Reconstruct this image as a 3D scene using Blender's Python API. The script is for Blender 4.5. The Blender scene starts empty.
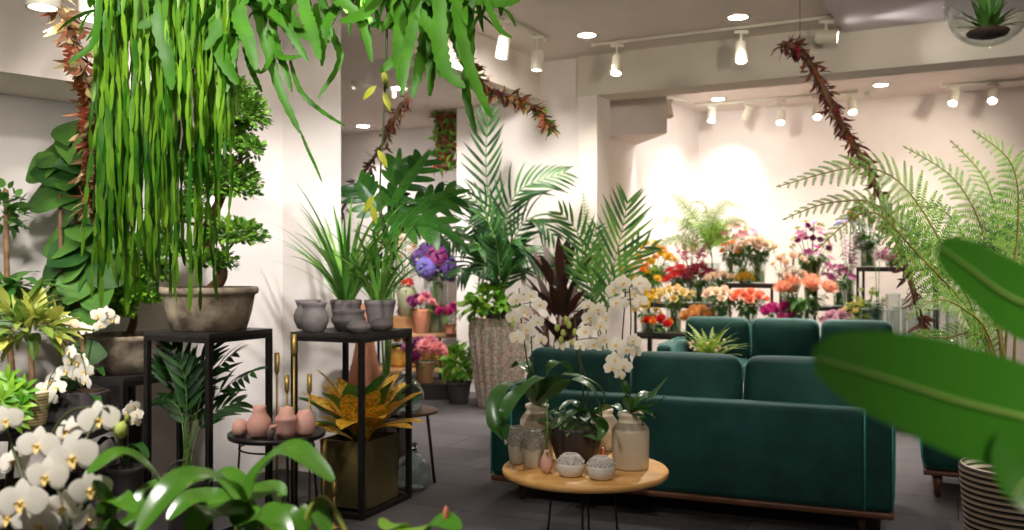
import bpy, math, random
from mathutils import Vector, Matrix
random.seed(11)
SC = bpy.context.scene
COL = SC.collection
PI = math.pi
F, H = 915.0, 1.38            # focal length in pixels, eye height in metres

def P(px, py, d):             # a point at distance d seen at a pixel of the 1024x530 frame
    return Vector(((px-512)/F*d, d, H-(py-265)/F*d))
def G(px, d, z=0.0):          # a point at distance d and height z
    return Vector(((px-512)/F*d, d, z))
def U(a, b): return random.uniform(a, b)
def S(n): return n/255.0/12.92 if n <= 10 else ((n/255.0+0.055)/1.055)**2.4
def rgb(r, g, b): return (S(r), S(g), S(b), 1.0)

# ------------------------------------------------------------------ materials
MATS = {}
def new_mat(name):
    m = bpy.data.materials.new(name); m.use_nodes = True
    nt = m.node_tree; b = nt.nodes['Principled BSDF']
    return m, nt, b
def noise_mix(nt, c1, c2, scale, detail=4, lo=.35, hi=.65, coord='Object', rough=.6):
    tc = nt.nodes.new('ShaderNodeTexCoord'); nz = nt.nodes.new('ShaderNodeTexNoise')
    nz.inputs['Scale'].default_value = scale; nz.inputs['Detail'].default_value = detail; nz.inputs['Roughness'].default_value = rough
    nt.links.new(tc.outputs[coord], nz.inputs['Vector'])
    cr = nt.nodes.new('ShaderNodeValToRGB')
    cr.color_ramp.elements[0].position = lo; cr.color_ramp.elements[0].color = c1
    cr.color_ramp.elements[1].position = hi; cr.color_ramp.elements[1].color = c2
    nt.links.new(nz.outputs['Fac'], cr.inputs['Fac'])
    return cr.outputs['Color'], nz.outputs['Fac']
def plain(name, c1, c2=None, scale=8, rough=.6, metal=0, bump=0, bscale=None, sheen=0, spec=.5, coat=0):
    if name in MATS: return MATS[name]
    m, nt, b = new_mat(name)
    c2 = c2 or tuple(min(1, x*1.12) for x in c1[:3])+(1,)
    col, fac = noise_mix(nt, c1, c2, scale)
    nt.links.new(col, b.inputs['Base Color'])
    b.inputs['Roughness'].default_value = rough; b.inputs['Metallic'].default_value = metal
    b.inputs['Specular IOR Level'].default_value = spec; b.inputs['Coat Weight'].default_value = coat
    if sheen:
        b.inputs['Sheen Weight'].default_value = sheen; b.inputs['Sheen Roughness'].default_value = .35
        b.inputs['Sheen Tint'].default_value = (.35, .85, .8, 1)
    if bump:
        nz = nt.nodes.new('ShaderNodeTexNoise'); nz.inputs['Scale'].default_value = bscale or scale*6; nz.inputs['Detail'].default_value = 5
        tc = nt.nodes.new('ShaderNodeTexCoord'); nt.links.new(tc.outputs['Object'], nz.inputs['Vector'])
        bp = nt.nodes.new('ShaderNodeBump'); bp.inputs['Strength'].default_value = bump; bp.inputs['Distance'].default_value = .01
        nt.links.new(nz.outputs['Fac'], bp.inputs['Height']); nt.links.new(bp.outputs['Normal'], b.inputs['Normal'])
    MATS[name] = m; return m
def leafy(name, c1, c2, rough=.42, trans=.3, spec=.45, ctr=None):
    """a leaf or petal: every leaf its own tone between c1 and c2, light passing through"""
    if name in MATS: return MATS[name]
    m, nt, b = new_mat(name)
    geo = nt.nodes.new('ShaderNodeNewGeometry')
    tc = nt.nodes.new('ShaderNodeTexCoord'); nz = nt.nodes.new('ShaderNodeTexNoise'); nz.inputs['Scale'].default_value = 9
    nt.links.new(tc.outputs['Object'], nz.inputs['Vector'])
    ad = nt.nodes.new('ShaderNodeMath'); ad.operation = 'MULTIPLY_ADD'; ad.inputs[1].default_value = .9; ad.inputs[2].default_value = -.45
    nt.links.new(nz.outputs['Fac'], ad.inputs[0])
    a2 = nt.nodes.new('ShaderNodeMath'); a2.operation = 'ADD'; a2.use_clamp = True
    nt.links.new(ad.outputs[0], a2.inputs[0]); nt.links.new(geo.outputs['Random Per Island'], a2.inputs[1])
    mx = nt.nodes.new('ShaderNodeMix'); mx.data_type = 'RGBA'
    mx.inputs['A'].default_value = c1; mx.inputs['B'].default_value = c2
    nt.links.new(a2.outputs[0], mx.inputs['Factor'])
    out = mx.outputs['Result']
    nt.links.new(out, b.inputs['Base Color'])
    b.inputs['Roughness'].default_value = rough; b.inputs['Specular IOR Level'].default_value = spec
    tr = nt.nodes.new('ShaderNodeBsdfTranslucent'); nt.links.new(out, tr.inputs['Color'])
    ms = nt.nodes.new('ShaderNodeMixShader'); ms.inputs['Fac'].default_value = trans
    nt.links.new(b.outputs[0], ms.inputs[1]); nt.links.new(tr.outputs[0], ms.inputs[2])
    nt.links.new(ms.outputs[0], nt.nodes['Material Output'].inputs['Surface'])
    MATS[name] = m; return m
def glassy(name, tint=(.93, .97, .96, 1), gloss=.06):
    """thin clear glass"""
    if name in MATS: return MATS[name]
    m, nt, b = new_mat(name); nt.nodes.remove(b)
    t = nt.nodes.new('ShaderNodeBsdfTransparent'); t.inputs['Color'].default_value = tint
    g = nt.nodes.new('ShaderNodeBsdfGlossy'); g.inputs['Roughness'].default_value = .04
    lw = nt.nodes.new('ShaderNodeLayerWeight'); lw.inputs['Blend'].default_value = .25
    mr = nt.nodes.new('ShaderNodeMath'); mr.operation = 'MULTIPLY_ADD'; mr.inputs[1].default_value = .55; mr.inputs[2].default_value = gloss
    nt.links.new(lw.outputs['Facing'], mr.inputs[0])
    ms = nt.nodes.new('ShaderNodeMixShader'); nt.links.new(mr.outputs[0], ms.inputs['Fac'])
    nt.links.new(t.outputs[0], ms.inputs[1]); nt.links.new(g.outputs[0], ms.inputs[2])
    nt.links.new(ms.outputs[0], nt.nodes['Material Output'].inputs['Surface'])
    MATS[name] = m; return m
def glow(name, col, st):
    if name in MATS: return MATS[name]
    m, nt, b = new_mat(name)
    b.inputs['Base Color'].default_value = col; b.inputs['Emission Color'].default_value = col; b.inputs['Emission Strength'].default_value = st
    MATS[name] = m; return m
def woody(name, c1, c2, scale=3, rough=.45, stretch=(1, 8, 8)):
    if name in MATS: return MATS[name]
    m, nt, b = new_mat(name)
    tc = nt.nodes.new('ShaderNodeTexCoord'); mp = nt.nodes.new('ShaderNodeMapping'); mp.inputs['Scale'].default_value = stretch
    nz = nt.nodes.new('ShaderNodeTexNoise'); nz.inputs['Scale'].default_value = scale; nz.inputs['Detail'].default_value = 6; nz.inputs['Distortion'].default_value = .6
    nt.links.new(tc.outputs['Object'], mp.inputs[0]); nt.links.new(mp.outputs[0], nz.inputs['Vector'])
    cr = nt.nodes.new('ShaderNodeValToRGB')
    cr.color_ramp.elements[0].position = .3; cr.color_ramp.elements[0].color = c1
    cr.color_ramp.elements[1].position = .7; cr.color_ramp.elements[1].color = c2
    nt.links.new(nz.outputs['Fac'], cr.inputs['Fac']); nt.links.new(cr.outputs[0], b.inputs['Base Color'])
    b.inputs['Roughness'].default_value = rough
    MATS[name] = m; return m

def carpet_mat():
    m, nt, b = new_mat('carpet_tiles')
    tc = nt.nodes.new('ShaderNodeTexCoord'); mp = nt.nodes.new('ShaderNodeMapping'); mp.inputs['Rotation'].default_value = (0, 0, math.radians(26))
    br = nt.nodes.new('ShaderNodeTexBrick'); br.offset = .5; br.inputs['Scale'].default_value = 1
    br.inputs['Brick Width'].default_value = 1.0; br.inputs['Row Height'].default_value = .5; br.inputs['Mortar Size'].default_value = .004
    br.inputs['Color1'].default_value = rgb(92, 88, 90); br.inputs['Color2'].default_value = rgb(78, 75, 78); br.inputs['Mortar'].default_value = rgb(48, 46, 48)
    nt.links.new(tc.outputs['Object'], mp.inputs[0]); nt.links.new(mp.outputs[0], br.inputs['Vector'])
    nz = nt.nodes.new('ShaderNodeTexNoise'); nz.inputs['Scale'].default_value = 60; nz.inputs['Detail'].default_value = 4
    nt.links.new(tc.outputs['Object'], nz.inputs['Vector'])
    mx = nt.nodes.new('ShaderNodeMix'); mx.data_type = 'RGBA'; mx.blend_type = 'OVERLAY'; mx.inputs['Factor'].default_value = .35
    nt.links.new(br.outputs['Color'], mx.inputs['A']); nt.links.new(nz.outputs['Color'], mx.inputs['B'])
    nt.links.new(mx.outputs['Result'], b.inputs['Base Color']); b.inputs['Roughness'].default_value = .95; b.inputs['Specular IOR Level'].default_value = .15
    bp = nt.nodes.new('ShaderNodeBump'); bp.inputs['Strength'].default_value = .4; bp.inputs['Distance'].default_value = .004
    nt.links.new(nz.outputs['Fac'], bp.inputs['Height']); nt.links.new(bp.outputs['Normal'], b.inputs['Normal'])
    return m
def stripes_mat(name, c1, c2, freq, axis=2, rough=.7, hard=.15):
    """bands woven along an axis"""
    m, nt, b = new_mat(name)
    tc = nt.nodes.new('ShaderNodeTexCoord'); sp = nt.nodes.new('ShaderNodeSeparateXYZ'); nt.links.new(tc.outputs['Object'], sp.inputs[0])
    mu = nt.nodes.new('ShaderNodeMath'); mu.operation = 'MULTIPLY'; mu.inputs[1].default_value = freq; nt.links.new(sp.outputs[axis], mu.inputs[0])
    fr = nt.nodes.new('ShaderNodeMath'); fr.operation = 'FRACT'; nt.links.new(mu.outputs[0], fr.inputs[0])
    cr = nt.nodes.new('ShaderNodeValToRGB'); cr.color_ramp.elements[0].position = .42-hard/2; cr.color_ramp.elements[0].color = c1
    cr.color_ramp.elements[1].position = .42+hard/2; cr.color_ramp.elements[1].color = c2
    nt.links.new(fr.outputs[0], cr.inputs[0]); nt.links.new(cr.outputs[0], b.inputs['Base Color']); b.inputs['Roughness'].default_value = rough
    return m
def speckle_mat(name, base, c2, c3, scale, rough=.5):
    m, nt, b = new_mat(name)
    tc = nt.nodes.new('ShaderNodeTexCoord'); vo = nt.nodes.new('ShaderNodeTexVoronoi'); vo.inputs['Scale'].default_value = scale
    nt.links.new(tc.outputs['Object'], vo.inputs['Vector'])
    sp = nt.nodes.new('ShaderNodeSeparateColor'); nt.links.new(vo.outputs['Color'], sp.inputs[0])
    cr = nt.nodes.new('ShaderNodeValToRGB'); cr.color_ramp.interpolation = 'CONSTANT'
    e = cr.color_ramp.elements; e[0].position = 0; e[0].color = base; e[1].position = .45; e[1].color = c2
    x = e.new(.75); x.color = c3
    nt.links.new(sp.outputs[0], cr.inputs[0]); nt.links.new(cr.outputs[0], b.inputs['Base Color']); b.inputs['Roughness'].default_value = rough
    return m

# ------------------------------------------------------------------ mesh builder
class MB:
    def __init__(s): s.v = []; s.f = []; s.m = []
    def add(s, vs, fs, mat=0):
        o = len(s.v); s.v.extend(vs)
        for f in fs: s.f.append(tuple(i+o for i in f)); s.m.append(mat)
    def box(s, c, size, mat=0, M=None, bev=0):
        x, y, z = (k/2 for k in size); c = Vector(c)
        vs = [Vector((a*x, b*y, d*z)) for a in (-1, 1) for b in (-1, 1) for d in (-1, 1)]
        vs = [c + (M @ q if M else q) for q in vs]
        s.add(vs, [(0, 1, 3, 2), (4, 6, 7, 5), (0, 4, 5, 1), (2, 3, 7, 6), (0, 2, 6, 4), (1, 5, 7, 3)], mat)
    def rbox(s, c, size, r=.05, mat=0, M=None, n=4, puff=0.0):
        """rounded, optionally puffed box"""
        x, y, z = (k/2 for k in size); c = Vector(c); N = 2*n+6
        def ring(t):                  # spread samples: dense at the ends
            pts = [-1+ (1-math.cos(PI/2*i/n))*0 for i in range(0)]
            return pts
        def axis(h):
            a = [-h + r*(1-math.cos(PI/2*i/n)) for i in range(n+1)]
            mid = [a[-1]+(0-a[-1])*k/3 for k in (1, 2)]
            left = a+mid; return left+[0]+[-q for q in reversed(left)]
        ax, ay, az = axis(x), axis(y), axis(z)
        def proj(q):
            i = Vector((max(-x+r, min(x-r, q.x)), max(-y+r, min(y-r, q.y)), max(-z+r, min(z-r, q.z))))
            dd = q-i
            w = i + dd.normalized()*r if dd.length > 1e-6 else q
            if puff:
                fx, fy, fz = 1-(w.x/x)**2, 1-(w.y/y)**2, 1-(w.z/z)**2
                fx, fy, fz = max(fx, 0), max(fy, 0), max(fz, 0)
                w = Vector((w.x*(1+puff*.25*fy*fz*y/x), w.y*(1+puff*fx*fz), w.z*(1+puff*.25*fx*fy*y/z)))
            return c + (M @ w if M else w)
        def face(A, B, fn):
            o = len(s.v); na, nb = len(A), len(B)
            for a in A:
                for b in B: s.v.append(proj(fn(a, b)))
            for i in range(na-1):
                for j in range(nb-1):
                    s.f.append((o+i*nb+j, o+(i+1)*nb+j, o+(i+1)*nb+j+1, o+i*nb+j+1)); s.m.append(mat)
        face(ax, ay, lambda a, b: Vector((a, b, z))); face(ay, ax, lambda a, b: Vector((b, a, -z)))
        face(ay, az, lambda a, b: Vector((x, a, b))); face(az, ay, lambda a, b: Vector((-x, b, a)))
        face(az, ax, lambda a, b: Vector((b, y, a))); face(ax, az, lambda a, b: Vector((a, -y, b)))
    def tube(s, pts, r0, r1=None, n=6, mat=0, cap=True):
        pts = [Vector(p) for p in pts]; r1 = r0 if r1 is None else r1; k = len(pts); o = len(s.v)
        up = Vector((0, 0, 1)); prev = None
        for i, p in enumerate(pts):
            t = (pts[min(i+1, k-1)]-pts[max(i-1, 0)]).normalized()
            if prev is None:
                a = t.cross(up if abs(t.z) < .9 else Vector((1, 0, 0))).normalized()
            else:
                a = (prev - t*prev.dot(t)); a = a.normalized() if a.length > 1e-6 else prev
            prev = a; b = t.cross(a); r = r0+(r1-r0)*i/max(1, k-1)
            for j in range(n):
                q = 2*PI*j/n; s.v.append(p + a*math.cos(q)*r + b*math.sin(q)*r)
        for i in range(k-1):
            for j in range(n):
                s.f.append((o+i*n+j, o+i*n+(j+1) % n, o+(i+1)*n+(j+1) % n, o+(i+1)*n+j)); s.m.append(mat)
        if cap:
            s.f.append(tuple(o+j for j in reversed(range(n)))); s.m.append(mat)
            s.f.append(tuple(o+(k-1)*n+j for j in range(n))); s.m.append(mat)
    def lathe(s, prof, c=(0, 0, 0), n=28, mat=0, rib=0, ribn=0, sx=1, sy=1, M=None, cap=True):
        o = len(s.v); c = Vector(c); k = len(prof)
        for (r, z) in prof:
            for j in range(n):
                q = 2*PI*j/n; rr = r*(1+rib*math.cos(ribn*q)) if rib else r
                w = Vector((rr*math.cos(q)*sx, rr*math.sin(q)*sy, z)); s.v.append(c + (M @ w if M else w))
        for i in range(k-1):
            for j in range(n):
                s.f.append((o+i*n+j, o+i*n+(j+1) % n, o+(i+1)*n+(j+1) % n, o+(i+1)*n+j)); s.m.append(mat)
        if cap:
            s.f.append(tuple(o+j for j in reversed(range(n)))); s.m.append(mat)
            s.f.append(tuple(o+(k-1)*n+j for j in range(n))); s.m.append(mat)
    def blob(s, c, r, mat=0, nu=8, nv=6, M=None):
        r = r if isinstance(r, (tuple, list)) else (r, r, r); c = Vector(c)
        prof = []; o = len(s.v)
        for i in range(nv+1):
            a = -PI/2+PI*i/nv
            for j in range(nu):
                q = 2*PI*j/nu
                w = Vector((max(math.cos(a), .02)*math.cos(q)*r[0], max(math.cos(a), .02)*math.sin(q)*r[1], math.sin(a)*r[2]))
                s.v.append(c + (M @ w if M else w))
        for i in range(nv):
            for j in range(nu):
                s.f.append((o+i*nu+j, o+i*nu+(j+1) % nu, o+(i+1)*nu+(j+1) % nu, o+(i+1)*nu+j)); s.m.append(mat)
        s.f.append(tuple(o+j for j in reversed(range(nu)))); s.m.append(mat); s.f.append(tuple(o+nv*nu+j for j in range(nu))); s.m.append(mat)
    def leaf(s, p, d, n, L, W, a=.8, b=.9, droop=.6, fold=.2, seg=5, mat=0, wave=0, stem=0, twist=0, cup=0, ser=0):
        p = Vector(p); d = Vector(d).normalized(); n = Vector(n)
        sd = d.cross(n)
        if sd.length < 1e-4: sd = d.cross(Vector((.3, 1, .2)))
        sd.normalize(); n = sd.cross(d)
        o = len(s.v); st = L/seg
        for i in range(seg+1):
            t = i/seg; an = droop*t; dd = d*math.cos(an)-n*math.sin(an); nn = n*math.cos(an)+d*math.sin(an)
            if i: p = p + dd*st
            w = W/2*max(.03, math.sin(PI*min(.985, max(.015, t))**a)**b)
            if ser: w *= 1+ser*(1 if i % 2 else -1)
            ss = sd
            if twist: ss = sd*math.cos(twist*t)+nn*math.sin(twist*t)
            wv = wave*W*math.sin(t*9) if wave else 0
            s.v.append(p-ss*w+nn*(fold*w+wv)); s.v.append(p+nn*(-cup*w)); s.v.append(p+ss*w+nn*(fold*w-wv))
        for i in range(seg):
            q = o+i*3
            s.f.append((q, q+1, q+4, q+3)); s.f.append((q+1, q+2, q+5, q+4)); s.m.extend((mat, mat))
        return p
    def build(s, name, mats, parent=None, smooth=True, off=None, **kw):
        me = bpy.data.meshes.new(name)
        vs = [tuple(v) for v in s.v] if off is None else [(v[0]-off[0], v[1]-off[1], v[2]-off[2]) for v in s.v]
        me.from_pydata(vs, [], s.f)
        mats = mats if isinstance(mats, (list, tuple)) else [mats]
        for m in mats: me.materials.append(m)
        if len(mats) > 1: me.polygons.foreach_set('material_index', s.m)
        if smooth: me.polygons.foreach_set('use_smooth', [True]*len(s.f))
        me.update()
        o = bpy.data.objects.new(name, me); COL.objects.link(o)
        if parent is not None: o.parent = parent
        for k, v in kw.items(): o[k] = v
        return o

def sharp(o, ang=35):
    o.data.set_sharp_from_angle(angle=math.radians(ang)); return o
def thing(name, label, cat, loc=(0, 0, 0), rotz=0, group=None):
    o = bpy.data.objects.new(name, None); COL.objects.link(o)
    o.location = loc; o.rotation_euler = (0, 0, rotz); o['label'] = label; o['category'] = cat; o.empty_display_size = .1
    if group: o['group'] = group
    return o
def tag(o, label, cat, group=None, loc=None):
    o['label'] = label; o['category'] = cat
    if group: o['group'] = group
    if loc is not None: o.location = loc
    return o
def struct(name, mb, mat, smooth=False):
    o = mb.build(name, mat, smooth=smooth); o['kind'] = 'structure'; return o
def share(o, parent, loc, rot=None, scale=None, name=None):
    c = o.copy(); COL.objects.link(c); c.parent = parent; c.location = loc
    if rot is not None: c.rotation_mode = 'QUATERNION'; c.rotation_quaternion = rot
    if scale is not None: c.scale = (scale,)*3
    return c
def quat(direction, roll=0):
    return Vector(direction).to_track_quat('Z', 'Y') @ Matrix.Rotation(roll, 3, 'Z').to_quaternion()
def bez(a, b, c, n=8):
    a, b, c = Vector(a), Vector(b), Vector(c)
    return [a*(1-t)**2+b*2*t*(1-t)+c*t*t for t in (i/n for i in range(n+1))]
def spline(pts, n=6):
    pts = [Vector(p) for p in pts]; out = []
    for i in range(len(pts)-1):
        p0, p1, p2, p3 = pts[max(i-1, 0)], pts[i], pts[i+1], pts[min(i+2, len(pts)-1)]
        for k in range(n):
            t = k/n
            out.append(.5*((2*p1)+(p2-p0)*t+(2*p0-5*p1+4*p2-p3)*t*t+(3*p1-p0-3*p2+p3)*t**3))
    out.append(pts[-1]); return out
def rdir(zlo=-1, zhi=1):
    z = U(zlo, zhi); a = U(0, 2*PI); r = math.sqrt(max(0, 1-z*z)); return Vector((r*math.cos(a), r*math.sin(a), z))
def az(a, e): return Vector((math.cos(e)*math.cos(a), math.cos(e)*math.sin(a), math.sin(e)))
UP = Vector((0, 0, 1))

# ------------------------------------------------------------------ plant kit (all in local space)
def frond(mb, p, a, e, L, droop, pairs, ll, lw, ang=55, ldroop=.5, start=.18, mat=0, smat=0, prof='palm', bip=0, sr=.006, lift=.15, seg=4, roll=0):
    """a feather leaf from p: azimuth a, elevation e, arching down by droop"""
    N = 14; pts = [Vector(p)]; st = L/N; tans = []
    for i in range(N):
        t = (i+.5)/N; d = az(a, e-droop*t**1.2); tans.append(d); pts.append(pts[-1]+d*st)
    tans.append(tans[-1])
    mb.tube(pts, sr, sr*.3, n=5, mat=smat)
    side = Vector((math.sin(a), -math.cos(a), 0))
    if roll: side = side*math.cos(roll)+UP*math.sin(roll)
    for k in range(pairs):
        t = start+(1-start)*(k+.5)/pairs; x = t*N; i = min(int(x), N-1); fr = x-i
        pos = pts[i].lerp(pts[i+1], fr); tan = tans[i]; nor = side.cross(tan); nor = nor if nor.z > 0 or roll else -nor
        u = (t-start)/(1-start)
        if prof == 'palm': w = math.sin(PI*(.16+.74*u))**.8
        elif prof == 'fern': w = (1-u)**.75*min(1, .45+u*4)
        else: w = 1-.6*u
        an = math.radians(ang*(1-.35*u)*U(.92, 1.08))
        for sgn in (-1, 1):
            d = tan*math.cos(an)+side*sgn*math.sin(an)+nor*lift*U(.5, 1.3)
            l = ll*w*U(.9, 1.08)
            if bip:
                q = pos.copy(); d.normalize(); s2 = d.cross(nor).normalized(); m = bip; dr = ldroop
                for j in range(m):
                    tt = (j+.5)/m; dd = (d-nor*dr*tt).normalized(); qq = pos+dd*l*tt
                    ww = l*.2*(1-tt)**.7+.004
                    for sg in (-1, 1):
                        e2 = s2*sg*.9+dd*.45; o = len(mb.v); wd = l/m*.42
                        mb.v.extend((qq-dd*wd, qq+dd*wd, qq+dd*wd*.5+e2*ww, qq-dd*wd*.3+e2*ww)); mb.f.append((o, o+1, o+2, o+3)); mb.m.append(mat)
            else:
                mb.leaf(pos, d, nor, l, lw, a=.7, b=.8, droop=ldroop*U(.7, 1.3), fold=.25, seg=seg, mat=mat)
def crown(mb, c, r, n, L, W, mat=0, up=.35, shell=.55, droop=.5, a=.85, b=.9, seg=3, fold=.2, zlo=-.5):
    """leaves facing outward on a rounded mass"""
    c = Vector(c); r = Vector(r)
    for _ in range(n):
        q = rdir(zlo, 1); k = U(shell, 1); pos = c+Vector((q.x*r.x, q.y*r.y, q.z*r.z))*k
        d = (q+UP*U(-.1, up)*2+rdir()*.5).normalized(); nn = (UP*1.0+q*.6+rdir()*.4)
        l = L*U(.65, 1.2); mb.leaf(pos, d, nn, l, W*l/L, a=a, b=b, droop=droop*U(.3, 1.5), fold=fold, seg=seg, mat=mat)
def arch(mb, base, n, L, W, elo, ehi, droop, mat=0, a=.7, b=.8, seg=6, fold=.15, spread=.02, az0=0, az1=2*PI):
    """strap leaves fanning from a base"""
    for i in range(n):
        q = az0+(az1-az0)*(i+U(.1, .9))/n; d = az(q, math.radians(U(elo, ehi)))
        mb.leaf(Vector(base)+Vector((math.cos(q), math.sin(q), 0))*U(0, spread), d, UP+d*.01, L*U(.7, 1.12), W*U(.8, 1.15), a=a, b=b, droop=droop*U(.6, 1.3), fold=fold, seg=seg, mat=mat)

def pot_profile(h, rt, rb, lip=.0, wall=.012, liph=.03, belly=0):
    out = [(rb*.96, 0), (rb, .006)]
    for i in range(1, 7):
        t = i/7; out.append((rb+(rt-rb)*t+belly*math.sin(PI*t), h*t if not lip else (h-liph)*t))
    if lip: out += [(rt, h-liph), (rt+lip, h-liph+.006), (rt+lip, h-.006), (rt+lip*.7, h)]
    else: out += [(rt, h-.004), (rt-.003, h)]
    out += [(rt-wall, h-.002), (rt-wall-.004, h*.8), (rb*.5, h*.72)]
    return out

# ------------------------------------------------------------------ palette
wall_m = plain('wall_paint', rgb(228, 220, 216), rgb(234, 227, 223), 2, .85, spec=.2)
ceil_m = plain('ceiling_paint', rgb(226, 214, 204), rgb(232, 221, 212), 2, .9, spec=.2)
beam_m = plain('beam_paint', rgb(204, 199, 186), rgb(212, 207, 194), 2, .85, spec=.2)
floor_m = carpet_mat()
black_metal = plain('black_metal', rgb(26, 24, 24), rgb(34, 32, 32), 12, .45, .3)
white_metal = plain('white_metal', rgb(204, 200, 184), rgb(212, 208, 193), 12, .4)
brass = plain('brass', rgb(150, 126, 66), rgb(166, 142, 80), 12, .42, .7)
copper = plain('copper', rgb(190, 120, 80), rgb(205, 138, 95), 12, .35, .8)
velvet = plain('green_velvet', rgb(5, 44, 41), rgb(12, 60, 55), 5, .75, sheen=.35, bump=.15, bscale=14, spec=.25)
piping_m = plain('velvet_piping', rgb(30, 118, 112), rgb(40, 130, 124), 9, .7, sheen=.6)
walnut = woody('walnut', rgb(66, 38, 24), rgb(98, 60, 38), 3, .45)
oak = woody('oak', rgb(206, 152, 84), rgb(226, 178, 110), 2, .42, (1, 9, 9))
oakdark = woody('console_oak', rgb(138, 98, 58), rgb(168, 124, 78), 2, .45, (1, 9, 9))
soil_m = plain('potting_soil', rgb(46, 33, 24), rgb(74, 54, 38), 30, .95, bump=.6, bscale=60)
weather = plain('weathered_clay', rgb(82, 70, 60), rgb(162, 148, 128), 9, .85, bump=.35, bscale=28)
grey_clay = plain('grey_clay', rgb(92, 86, 86), rgb(112, 105, 104), 12, .75, bump=.1, bscale=30)
slate_clay = plain('slate_clay', rgb(66, 61, 62), rgb(84, 78, 78), 12, .8, bump=.1)
pink_clay = plain('pink_clay', rgb(214, 160, 148), rgb(224, 174, 162), 6, .6)
white_cer = plain('white_ceramic', rgb(206, 202, 194), rgb(220, 216, 208), 14, .55, bump=.15, bscale=40)
stoneware = plain('cream_stoneware', rgb(186, 172, 148), rgb(200, 187, 164), 5, .38, coat=.25)
darkgroove = plain('dark_ribbed_ceramic', rgb(38, 33, 32), rgb(58, 50, 47), 14, .45)
terracotta = plain('terracotta', rgb(186, 118, 88), rgb(206, 142, 112), 8, .75)
darkpot = plain('dark_planter', rgb(56, 52, 54), rgb(72, 67, 68), 9, .7)
beige_pot = stripes_mat('beige_reeded_pot', rgb(150, 132, 86), rgb(196, 180, 130), 70)
basket_m = stripes_mat('striped_basket', rgb(40, 32, 30), rgb(206, 192, 172), 36)
mosaic = speckle_mat('mosaic_planter', rgb(212, 196, 182), rgb(178, 140, 128), rgb(150, 166, 150), 75)
glass = glassy('clear_glass', (.87, .92, .91, 1), gloss=.13); aqua = glassy('aqua_glass', (.76, .88, .88, 1), .16); smoke = glassy('olive_glass', (.42, .42, .25, 1), .08)
water_m = glassy('vase_water', (.74, .82, .66, 1), .02)
def solid_glass(name, tint=(1, 1, 1, 1)):
    m, nt, b = new_mat(name); b.inputs['Base Color'].default_value = tint; b.inputs['Roughness'].default_value = .0; b.inputs['IOR'].default_value = 1.45; b.inputs['Transmission Weight'].default_value = 1; return m
thick_glass = solid_glass('thick_glass'); thick_aqua = solid_glass('thick_aqua_glass', (.80, .93, .92, 1))
lamp_on = glow('lamp_glow', (1, .93, .82, 1), 14)
bark = plain('bark', rgb(92, 68, 48), rgb(126, 96, 68), 18, .9, bump=.5, bscale=40)
palebark = plain('pale_bark', rgb(120, 96, 70), rgb(158, 130, 96), 18, .9, bump=.5)
stem_m = plain('green_stem', rgb(76, 118, 44), rgb(100, 140, 58), 10, .5)
darkstem = plain('dark_stem', rgb(52, 66, 34), rgb(74, 82, 44), 10, .55)
# foliage
def croton_mat():
    m = leafy('croton_leaf', rgb(226, 130, 14), rgb(70, 100, 30), .35, .2); nt = m.node_tree
    tc = nt.nodes.new('ShaderNodeTexCoord'); wv = nt.nodes.new('ShaderNodeTexNoise'); wv.inputs['Scale'].default_value = 38; wv.inputs['Detail'].default_value = 3; wv.inputs['Distortion'].default_value = 1.5
    nt.links.new(tc.outputs['Object'], wv.inputs['Vector'])
    cr = nt.nodes.new('ShaderNodeValToRGB'); e = cr.color_ramp.elements; e[0].position = .36; e[0].color = rgb(104, 146, 46); e[1].position = .62; e[1].color = rgb(250, 222, 96); q = e.new(.5); q.color = rgb(244, 164, 36)
    nt.links.new(wv.outputs['Fac'], cr.inputs[0])
    for n in nt.nodes:
        if n.type == 'BSDF_PRINCIPLED': nt.links.new(cr.outputs[0], n.inputs['Base Color'])
        if n.type == 'BSDF_TRANSLUCENT': nt.links.new(cr.outputs[0], n.inputs['Color'])
    return m
lf_fig = leafy('fig_leaf', rgb(30, 70, 26), rgb(84, 128, 52), .5, .3, .25)
lf_bonsai = leafy('bonsai_leaf', rgb(50, 104, 32), rgb(134, 178, 66), .4)
lf_bright = leafy('bright_leaf', rgb(70, 140, 30), rgb(150, 196, 60), .4)
lf_palm = leafy('palm_leaf', rgb(14, 46, 20), rgb(48, 92, 38), .5, .2, .3)
lf_areca = leafy('areca_leaf', rgb(30, 88, 32), rgb(96, 146, 60), .4)
lf_fern = leafy('fern_leaf', rgb(54, 108, 38), rgb(140, 180, 78), .5)
lf_limefern = leafy('lime_fern', rgb(96, 152, 52), rgb(164, 200, 92), .5)
lf_orchid = leafy('orchid_leaf', rgb(30, 74, 28), rgb(60, 108, 42), .3, .18, .6)
lf_strap = leafy('strap_leaf', rgb(32, 82, 16), rgb(86, 136, 38), .22, .22, .8)
lf_big = leafy('broad_leaf', rgb(52, 124, 26), rgb(72, 146, 40), .3, .3, .5)
lf_rhip = leafy('trailing_segment', rgb(40, 106, 16), rgb(130, 182, 46), .4, .28)
lf_epi = leafy('strap_cactus', rgb(18, 70, 16), rgb(84, 148, 34), .48, .3, .3)
lf_grass = leafy('grass_blade', rgb(66, 128, 46), rgb(136, 180, 82), .45)
lf_philo = leafy('philodendron_leaf', rgb(26, 84, 26), rgb(72, 134, 48), .33)
lf_cord = leafy('cordyline_leaf', rgb(34, 34, 24), rgb(84, 46, 40), .5, .1, .3)
lf_mid = leafy('mixed_green', rgb(48, 98, 38), rgb(100, 150, 58), .45)
lf_croton = croton_mat()
lf_varieg = leafy('variegated_leaf', rgb(196, 196, 96), rgb(84, 126, 50), .4)
lf_ivy = leafy('ivy_leaf', rgb(70, 112, 62), rgb(140, 164, 122), .5)
lf_dry = leafy('dried_leaf', rgb(96, 66, 46), rgb(170, 134, 92), .7, .2)
lf_dark = leafy('dried_dark', rgb(64, 30, 34), rgb(122, 70, 60), .7, .15)
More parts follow.
